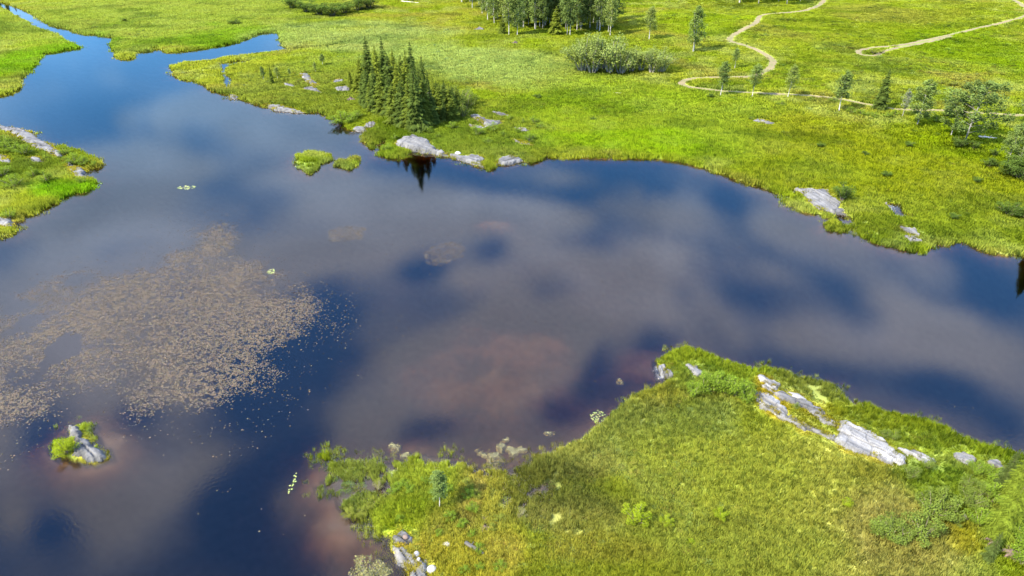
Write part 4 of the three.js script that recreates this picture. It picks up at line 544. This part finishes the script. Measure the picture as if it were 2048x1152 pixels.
for (const [x, z, len, rad, turn, tone, label] of [[94.3,-131.48,3.2,0.22,-0.35,0.5,"white fallen birch log in shade under the right trees"],[-16.36,-144.48,3.0,0.16,0.4,0.4,"pale fallen log at the foot of the spruces"],[-42.37,-303.94,9,0.22,-0.5,0.5,"long white fallen trunk at the top edge"],[-2.87,-34.85,1.8,0.16,-0.6,0.06,"dark fallen log on the yellow moss at bottom"],[25.72,-164.51,3.0,0.12,-0.4,0.35,"thin grey log in the marsh below the thicket"],[-5.8,-138.05,2.6,0.14,1.0,0.3,"grey dead branch among the rocks east of the spruces"]]) log(x, z, len, rad, turn, [tone, tone * 0.94, tone * 0.84], label);
for (const [x, z, rad, label] of [[-2.32,-37.73,0.5,"upper of two dark rotten stumps in the bottom sedge"],[-2.17,-36.89,0.6,"lower of two dark rotten stumps in the bottom sedge"],[0.94,-221.38,1.4,"upturned root stump in front of the birch wood"],[-37.58,-158.97,1.2,"dark rotten stump by the left foot of the spruces"],[37.63,-35.36,0.7,"dark peat stump left of the bottom right spruces"],[38.29,-34.35,0.9,"dark peat stump in the bottom right corner"]]) {
  const r = rng(Math.round(rad * 100 + x)), s = new Soup(), t = new Soup(), g = new THREE.Group(); g.name = numbered('rotten_stump'); scene.add(g);
  for (let k = 0; k < 7; k++) { const a = k * 0.9 + r() * 0.4, l = rad * (0.8 + r() * 0.7); s.tube([[0, rad * 0.3, 0], [Math.cos(a) * l * 0.6, rad * (0.3 * r() + 0.1), Math.sin(a) * l * 0.6], [Math.cos(a) * l, -0.05, Math.sin(a) * l]], [rad * 0.24, rad * 0.14, rad * 0.05], 5, () => vary(r, [0.1, 0.07, 0.055])); }
  t.tube([[0, -0.1, 0], [0.03, rad * 0.35, 0.02], [0.06, rad * 0.7, -0.02]], [rad * 0.5, rad * 0.36, rad * 0.2], 8, () => vary(r, [0.085, 0.06, 0.05]));
  mesh('root', s.build(), barkMat, g); mesh('stump_core', t.build(), barkMat, g);
  g.position.set(x, height(x, z), z); tag(g, label, 'stump', 'rotten stumps');
}

// ---------------------------------------------------------------- grass: tufts by the hundred thousand
function tuft(seed, blades, spread, h, w, lean) {
  const r = rng(seed), s = new Soup();
  for (let b = 0; b < blades; b++) {
    const a = r() * 6.2832, d = spread * Math.sqrt(r()), x = Math.cos(a) * d, z = Math.sin(a) * d, hh = h * (0.55 + 0.55 * r()), az = r() * 6.2832, l = lean * (0.3 + r()) * hh, tx = x + Math.cos(az) * l + 0.08 * hh, tz = z + Math.sin(az) * l, mx = lerp(x, tx, 0.38), mz = lerp(z, tz, 0.38), wa = r() * 3.14, wx = Math.cos(wa) * w, wz = Math.sin(wa) * w, k = vary(r, [1, 1, 1], 0.22);
    s.quad([x - wx, -0.1, z - wz], [x + wx, -0.1, z + wz], [mx + wx * 0.8, hh * 0.6, mz + wz * 0.8], [mx - wx * 0.8, hh * 0.6, mz - wz * 0.8], k);
    s.tri([mx - wx * 0.8, hh * 0.6, mz - wz * 0.8], [mx + wx * 0.8, hh * 0.6, mz + wz * 0.8], [tx, hh, tz], k);
  }
  const g = s.build(), nn = g.attributes.normal;               // blades scatter light all ways, so they are shaded mostly as the sward they form
  for (let i = 0; i < nn.count; i++) { const f = nn.getY(i) < 0 ? -1 : 1, x = nn.getX(i) * f * 0.35, y = nn.getY(i) * f * 0.35 + 0.85, z = nn.getZ(i) * f * 0.35, l = Math.hypot(x, y, z); nn.setXYZ(i, x / l, y / l, z / l); }
  return g;
}
const grassMat = new THREE.MeshPhysicalMaterial({ vertexColors: true, roughness: 1, transmission: 0.5, thickness: 0, specularIntensity: 0 });
function field(name, shapes, spots, label, category, material = grassMat) {
  const M = new THREE.Matrix4(), q = new THREE.Quaternion(), e = new THREE.Euler(), c = new THREE.Color(), groups = shapes.map(() => []);
  spots.forEach((s, i) => groups[i % shapes.length].push(s));
  groups.forEach((list, n) => {
    if (!list.length) return;
    const m = new THREE.InstancedMesh(shapes[n], material, list.length);
    list.forEach(([x, y, z, sx, sy, turn, r, g, b, tilt = 0], i) => { e.set(tilt, turn, 0); q.setFromEuler(e); M.compose(new THREE.Vector3(x, y, z), q, new THREE.Vector3(sx, sy, sx)); m.setMatrixAt(i, M); m.setColorAt(i, c.setRGB(r, g, b)); });
    m.name = numbered(name); m.castShadow = m.receiveShadow = true; tag(m, label, category, name, 'stuff'); scene.add(m);
  });
}
{
  const r = rng(2024), near = [], mid = [], far = [], o = [0, 0, 0];
  const ISLETS = [[-38.89,-46.32,5.04,4.49],[-34,-120.72,8.29,11.67]];
  const N = 900000, R0 = 26, R1 = 430, P = 0.75;              // spots thin out slowly with distance while tufts get broader
  for (let n = 0; n < N; n++) {
    const t = (r() - 0.5) * 2 * 0.9, rad = Math.pow(lerp(Math.pow(R0, P), Math.pow(R1, P), r()), 1 / P), x = Math.sin(t) * rad, z = -Math.cos(t) * rad;
    if (Math.abs(x) > 0.80 * -z + 16) continue;
    const s = rim(x, z); if (s < -0.12 && (s < -1.5 || fbm(x * 0.35 + 77, z * 0.35, 3) < 0.5 || r() > 0.4 + 0.25 * s || ISLETS.some((e) => ell(e, x, z) < 1))) continue;
    const rk = rock.at(x, z); if (track.at(x, z) > -0.9 + 0.6 * fbm(x * 0.6, z * 0.6 + 3, 3) || rk > -0.1 + 0.25 * r() + Math.max(0, fbm(x * 0.55 + 21, z * 0.75, 3) - 0.55) * 4) continue;
    const w = wetness(x, z);
    if (w > 0.3 && fbm(x * 0.55 + 9, z * 0.55, 3) < 0.24 + 0.2 * w) continue;
    const y = Math.max(height(x, z), -0.3) + (rk > 0.1 ? 0.26 : 0);
    sward(x, z, o);
    const amp = 0.26, v = 1 - amp / 2 + amp * r(), yel = (r() - 0.5) * 0.1, meadow = smooth(170, 215, rad) * smooth(30, 70, x), edge = smooth(3, 0.2, s) * 0.25, moss = smooth(0.09, 0.12, o[0] - o[1] * 0.8);
    const h = (1 - 0.5 * meadow) * (0.75 + 0.5 * fbm(x * 0.3, z * 0.3, 2)) * (1 + edge) * (rock.at(x, z) > -1 ? 0.4 : 1);
    const k = smooth(40, 240, rad), size = lerp(0.85, 2.0, k) * (0.75 + 0.5 * r());
    const it = [x, y, z, size, h * lerp(0.6, 0.95, k) * (0.75 + 0.5 * r()), r() * 6.28, o[0] * v * (1 + yel), o[1] * v, o[2] * v];
    (rad < 75 ? near : rad < 150 ? mid : far).push(it);
  }
  
  field('marsh_grass', [tuft(1, 13, 0.26, 0.72, 0.02, 0.13), tuft(2, 13, 0.3, 0.66, 0.022, 0.17), tuft(3, 12, 0.24, 0.8, 0.019, 0.1)], near, 'dense yellow-green sedge of the near marsh', 'grass');
  field('marsh_grass', [tuft(4, 12, 0.34, 0.7, 0.034, 0.14), tuft(5, 12, 0.36, 0.64, 0.036, 0.18)], mid, 'yellow-green sedge along the middle shores', 'grass');
  field('marsh_grass', [tuft(6, 12, 0.42, 0.62, 0.05, 0.16), tuft(7, 12, 0.42, 0.56, 0.055, 0.2)], far, 'yellow-green grass of the far marsh and meadow', 'grass');
}
// low heath and herbs between the grass
{
  const r = rng(404), spots = [], o = [0, 0, 0], s = new Soup(), rr = rng(3);
  for (let i = 0; i < 46; i++) { let a, b, d; do { a = rr() * 2 - 1; b = rr(); d = rr() * 2 - 1; } while (a * a + b * b + d * d > 1); s.leaf(a * 0.5, b * 0.36, d * 0.5, 0.12 + 0.08 * rr(), rr, vary(rr, [1, 1, 1], 0.25)); }
  const herb = s.build();
  for (let n = 0; n < 60000; n++) {
    const t = (r() - 0.5) * 1.8, rad = lerp(28, 320, Math.pow(r(), 1.35)), x = Math.sin(t) * rad, z = -Math.cos(t) * rad;
    if (Math.abs(x) > 0.80 * -z + 14 || rim(x, z) < 0.6 || track.at(x, z) > -0.3 || rock.at(x, z) > 0) continue;
    const c = fbm(x * 0.12 + 200, z * 0.12 + 7, 3), f = fbm(x * 0.5 + 11, z * 0.5 + 70, 2); if (c < 0.53 || f < 0.48) continue;
    sward(x, z, o); const kind = r(), v = 0.42 + 0.4 * r(), sz = (0.5 + 0.6 * r()) * lerp(0.8, 1.7, smooth(60, 220, rad));
    const tint = kind < 0.55 ? [0.75, 0.85, 0.9] : kind < 0.85 ? [0.95, 0.8, 0.9] : [0.85, 1.0, 1.8];
    spots.push([x, height(x, z), z, sz, sz * 0.9, r() * 6.28, o[0] * v * tint[0], o[1] * v * tint[1], o[2] * v * tint[2] + 0.006]);
  }
  field('heath_cover', [herb], spots, 'low heath and herbs scattered through the grass', 'ground cover', leafMat);
}
// ---------------------------------------------------------------- floating pondweed
{
  const WEED = [[-46.92,-93.38],[-44.08,-94.08],[-39.82,-88.55],[-39.58,-84.4],[-33.5,-80.39],[-28.72,-76.28],[-25.43,-73.79],[-22.88,-71.76],[-22.57,-68.6],[-21.96,-66.05],[-25.12,-63.33],[-27.05,-60.77],[-25.45,-58],[-25.57,-53.81],[-28.9,-52.35],[-31.77,-51.09],[-34.97,-50.8],[-39.6,-53.35],[-42.3,-53.89],[-43.83,-52.89],[-44.7,-50.3],[-47.69,-49.73],[-48.93,-49.1],[-52.23,-48.35],[-62,-62.46],[-58.38,-63.82],[-55.44,-64.62],[-54.83,-67.52],[-54.31,-72],[-56.9,-74.4],[-55.71,-76.92],[-51.79,-78.09],[-48.3,-79.43],[-47.44,-83.81],[-44.14,-86.98]];
  const THIN = [[-67.02,-69.71],[-63.64,-72],[-61.52,-75.52],[-58.3,-77.7],[-54.57,-78.49],[-53.07,-72],[-52.45,-66.46],[-54.14,-62.46],[-60.07,-59.68]], GAP = [[-49.23,-64.62],[-48.01,-61.51],[-49.09,-59.5],[-49.28,-57.23],[-50.25,-56.89],[-51.36,-60.4],[-52.23,-63.43],[-51.64,-65.02]];
  const SMALL = [[-24.23,-90.41,2.8,2.97,2.2],[-9.37,-84.48,2.8,2.97,1.8],[-9.97,-81.8,1.91,1.13,1.2],[-26.09,-48.19,4.24,3.71,0.06],[-23.32,-53.64,3.01,6.95,0.03],[-21.6,-67.96,2.97,6.44,0.12],[-45.12,-43.92,0.71,1.8,0.3],[-15.95,-62.83,5.05,5.77,0.015],[-1.42,-70.72,23.73,17.68,0.004],[-7.32,-48.79,2.85,2.75,0.02],[7.99,-54.73,3.07,3.19,0.02],[-44.67,-90.97,3.7,3.99,0.35],[-24.08,-41,1.11,0.55,0.15],[-16.23,-88.75,10.14,6.39,0.02],[15.51,-85.12,27.46,17.6,0.0025],[43.45,-49.54,3.84,3.5,0.015],[-25.3,-37.72,12.16,3,0.003],[-53.18,-90.84,14.69,9.89,0.02]];
  const pad = () => { const g = new THREE.CircleGeometry(0.5, 7); g.rotateX(-Math.PI / 2); const p = g.attributes.position; for (let i = 1; i < p.count; i++) p.setY(i, 0.06 * Math.sin(i * 2.1) + 0.05); p.setX(3, p.getX(3) * 0.5); const c = new Float32Array(p.count * 3).fill(1); g.setAttribute('color', new THREE.BufferAttribute(c, 3)); g.deleteAttribute('uv'); g.computeVertexNormals(); return g; };
  const r = rng(66), spots = [], tan = [[0.074, 0.046, 0.024], [0.064, 0.044, 0.023], [0.086, 0.06, 0.027], [0.056, 0.047, 0.018]], all = bounds([...WEED, ...THIN], 10);
  const put = (x, z) => { if (rim(x, z) > -0.6) return; const c = tan[Math.floor(r() * 4)], v = 0.45 + 0.9 * r(), s = 0.06 + 0.13 * r() * r() + 0.03 * r(); spots.push([x, 0.006, z, s, s * (0.5 + r()), r() * 6.28, c[0] * v, c[1] * v, c[2] * v, (r() - 0.5) * 0.16]); };
  for (let n = 0; n < 900000; n++) {
    const x = lerp(all[0], all[1], r()), z = lerp(all[2], all[3], r()), d = sdPoly(WEED, x, z) + (fbm(x * 0.3, z * 0.3, 3) - 0.5) * 4;
    if (sdPoly(GAP, x, z) + (fbm(x * 0.6, z * 0.6, 3) - 0.5) * 2 > 0) continue;
    let p = 0.62 * smooth(-1.4, 2.5, d) * smooth(0.1, 0.55, fbm(x * 0.16, z * 0.16 + 40, 3)) * smooth(0.1, 0.7, fbm(x * 2.6, z * 2.6, 3)) * 1.0;
    if (d < 0.5) p = Math.max(p, 0.2 * smooth(-3, 2, sdPoly(THIN, x, z)) * smooth(0.35, 0.65, fbm(x * 0.3 + 5, z * 0.3, 3)), 0.008 * smooth(-8, 0, d));
    if (r() < p) put(x, z);
  }
  for (const e of SMALL) { const n = Math.round(e[2] * e[3] * 4 * 20 * e[4]); for (let i = 0; i < n; i++) { const x = e[0] + (r() * 2 - 1) * e[2] * 1.1, z = e[1] + (r() * 2 - 1) * e[3] * 1.1; if (ell(e, x, z) + (fbm(x * 0.7, z * 0.7, 3) - 0.5) * 1.2 < 1) put(x, z); } }
  
  field('floating_pondweed', [pad()], spots, 'brown floating pondweed leaves spread over the lake', 'pondweed', std({ vertexColors: true, roughness: 0.7 }));
}
// ---------------------------------------------------------------- water lilies: one patch by the near marsh, two far off
{
  const g0 = new THREE.CircleGeometry(0.5, 14, 0.3, 5.7); g0.rotateX(-Math.PI / 2);
  const lily = std({ color: new THREE.Color().setRGB(0.16, 0.2, 0.04), roughness: 0.5 }), lily2 = std({ color: new THREE.Color().setRGB(0.22, 0.23, 0.06), roughness: 0.5 }), r = rng(8);
  for (const [cx, cz, rx, rz, n, s, label, group] of [[8.43,-50.6,0.83,1.01,34,0.165,"yellow-green lily pad in the round patch by the near marsh","lily pads by the near marsh"],[-55.14,-107.96,1.52,0.87,22,0.32,"pale lily pad in the small streak on the far left water","lily pads on the far left water"],[-32.05,-79.17,0.6,0.67,12,0.26,"yellow-green lily pad at the upper right rim of the pondweed","lily pads on the pondweed rim"],[-18.97,-41.86,0.22,1.47,14,0.16,"green lily pad in the thin line left of the near marsh","lily pads left of the near marsh"]]) {
    const done = [];
    for (let k = 0, tries = 0; k < n && tries < 900; tries++) {
      const a = r() * 6.28, d = Math.sqrt(r()), x = cx + Math.cos(a) * rx * d, z = cz + Math.sin(a) * rz * d, q = s * (0.75 + 0.5 * r());
      if (done.some(([u, v, w]) => Math.hypot(u - x, v - z) < (w + q) * 0.42)) continue;
      done.push([x, z, q]); k++;
      const m = mesh('lily_pad', g0, r() < 0.5 ? lily : lily2); m.position.set(x, 0.008 + 0.0004 * k, z); m.rotation.y = r() * 6.28; m.scale.set(q, 1, q); tag(m, label, 'lily pad', group);
    }
  }
}
// ---------------------------------------------------------------- algae mats lying just under the surface
{
  const mat = std({ vertexColors: true, roughness: 1 });
  for (const [cx, cz, rx, rz, label] of [[-1.53,-44.67,0.76,0.8,"largest rounded yellow algae mat in the bay of the near marsh"],[-2.75,-45.92,0.64,0.57,"left ragged algae mat above the largest mat"],[-1.78,-45.54,0.64,0.44,"middle algae mat just above the largest mat"],[-0.97,-46.56,0.42,0.65,"upright algae mat right of the middle mat"],[-0.09,-46.05,0.55,0.57,"right algae mat in the bay of the near marsh"],[0.74,-46.3,0.55,0.39,"thin algae mat farthest right in the bay"],[3.6,-48.49,0.57,0.34,"small algae mat apart at the right of the bay"],[-0.56,-47.54,0.28,0.27,"tiny algae mat above the others in the bay"],[-10.9,-46.56,0.55,0.58,"left faint algae mat off the sedge tongue"],[-9.65,-45.54,0.55,0.38,"right faint algae mat off the sedge tongue"],[11.29,-56.23,0.37,0.41,"small algae mat beside the marsh tip"]]) {
    const N = 30, pos = [], col = [], idx = [], S = [];
    for (let j = 0; j <= N; j++) for (let i = 0; i <= N; i++) {
      const u = i / N * 2 - 1, v = j / N * 2 - 1, x = u * rx * 1.25, z = v * rz * 1.25, X = x + cx, Z = z + cz, f = 0.55 - (u * u + v * v) * 0.9 + (fbm(X * 2.4, Z * 2.4, 4) - 0.5) * 2.9;
      S.push(f); pos.push(x, -0.42 + 0.36 * smooth(-0.2, 0.9, f) + (fbm(X * 3, Z * 3, 2) - 0.5) * 0.07, z);
      const n = 0.7 + 0.6 * fbm(X * 3.5 + 4, Z * 3.5, 3); col.push(0.16 * n, 0.16 * n, 0.06 * n);
      if (i && j) { const a = (j - 1) * (N + 1) + i - 1, b = a + 1, c = a + N + 1, d = c + 1; if (Math.max(S[a], S[b], S[c], S[d]) > 0) idx.push(a, c, b, b, c, d); }
    }
    const g = new THREE.BufferGeometry(); g.setAttribute('position', new THREE.Float32BufferAttribute(pos, 3)); g.setAttribute('color', new THREE.Float32BufferAttribute(col, 3)); g.setIndex(idx); g.computeVertexNormals();
    const m = mesh('algae_mat', g, mat); m.position.set(cx, 0, cz); tag(m, label, 'algae', 'algae mats under the surface');
  }
}
renderer.render(scene, camera);
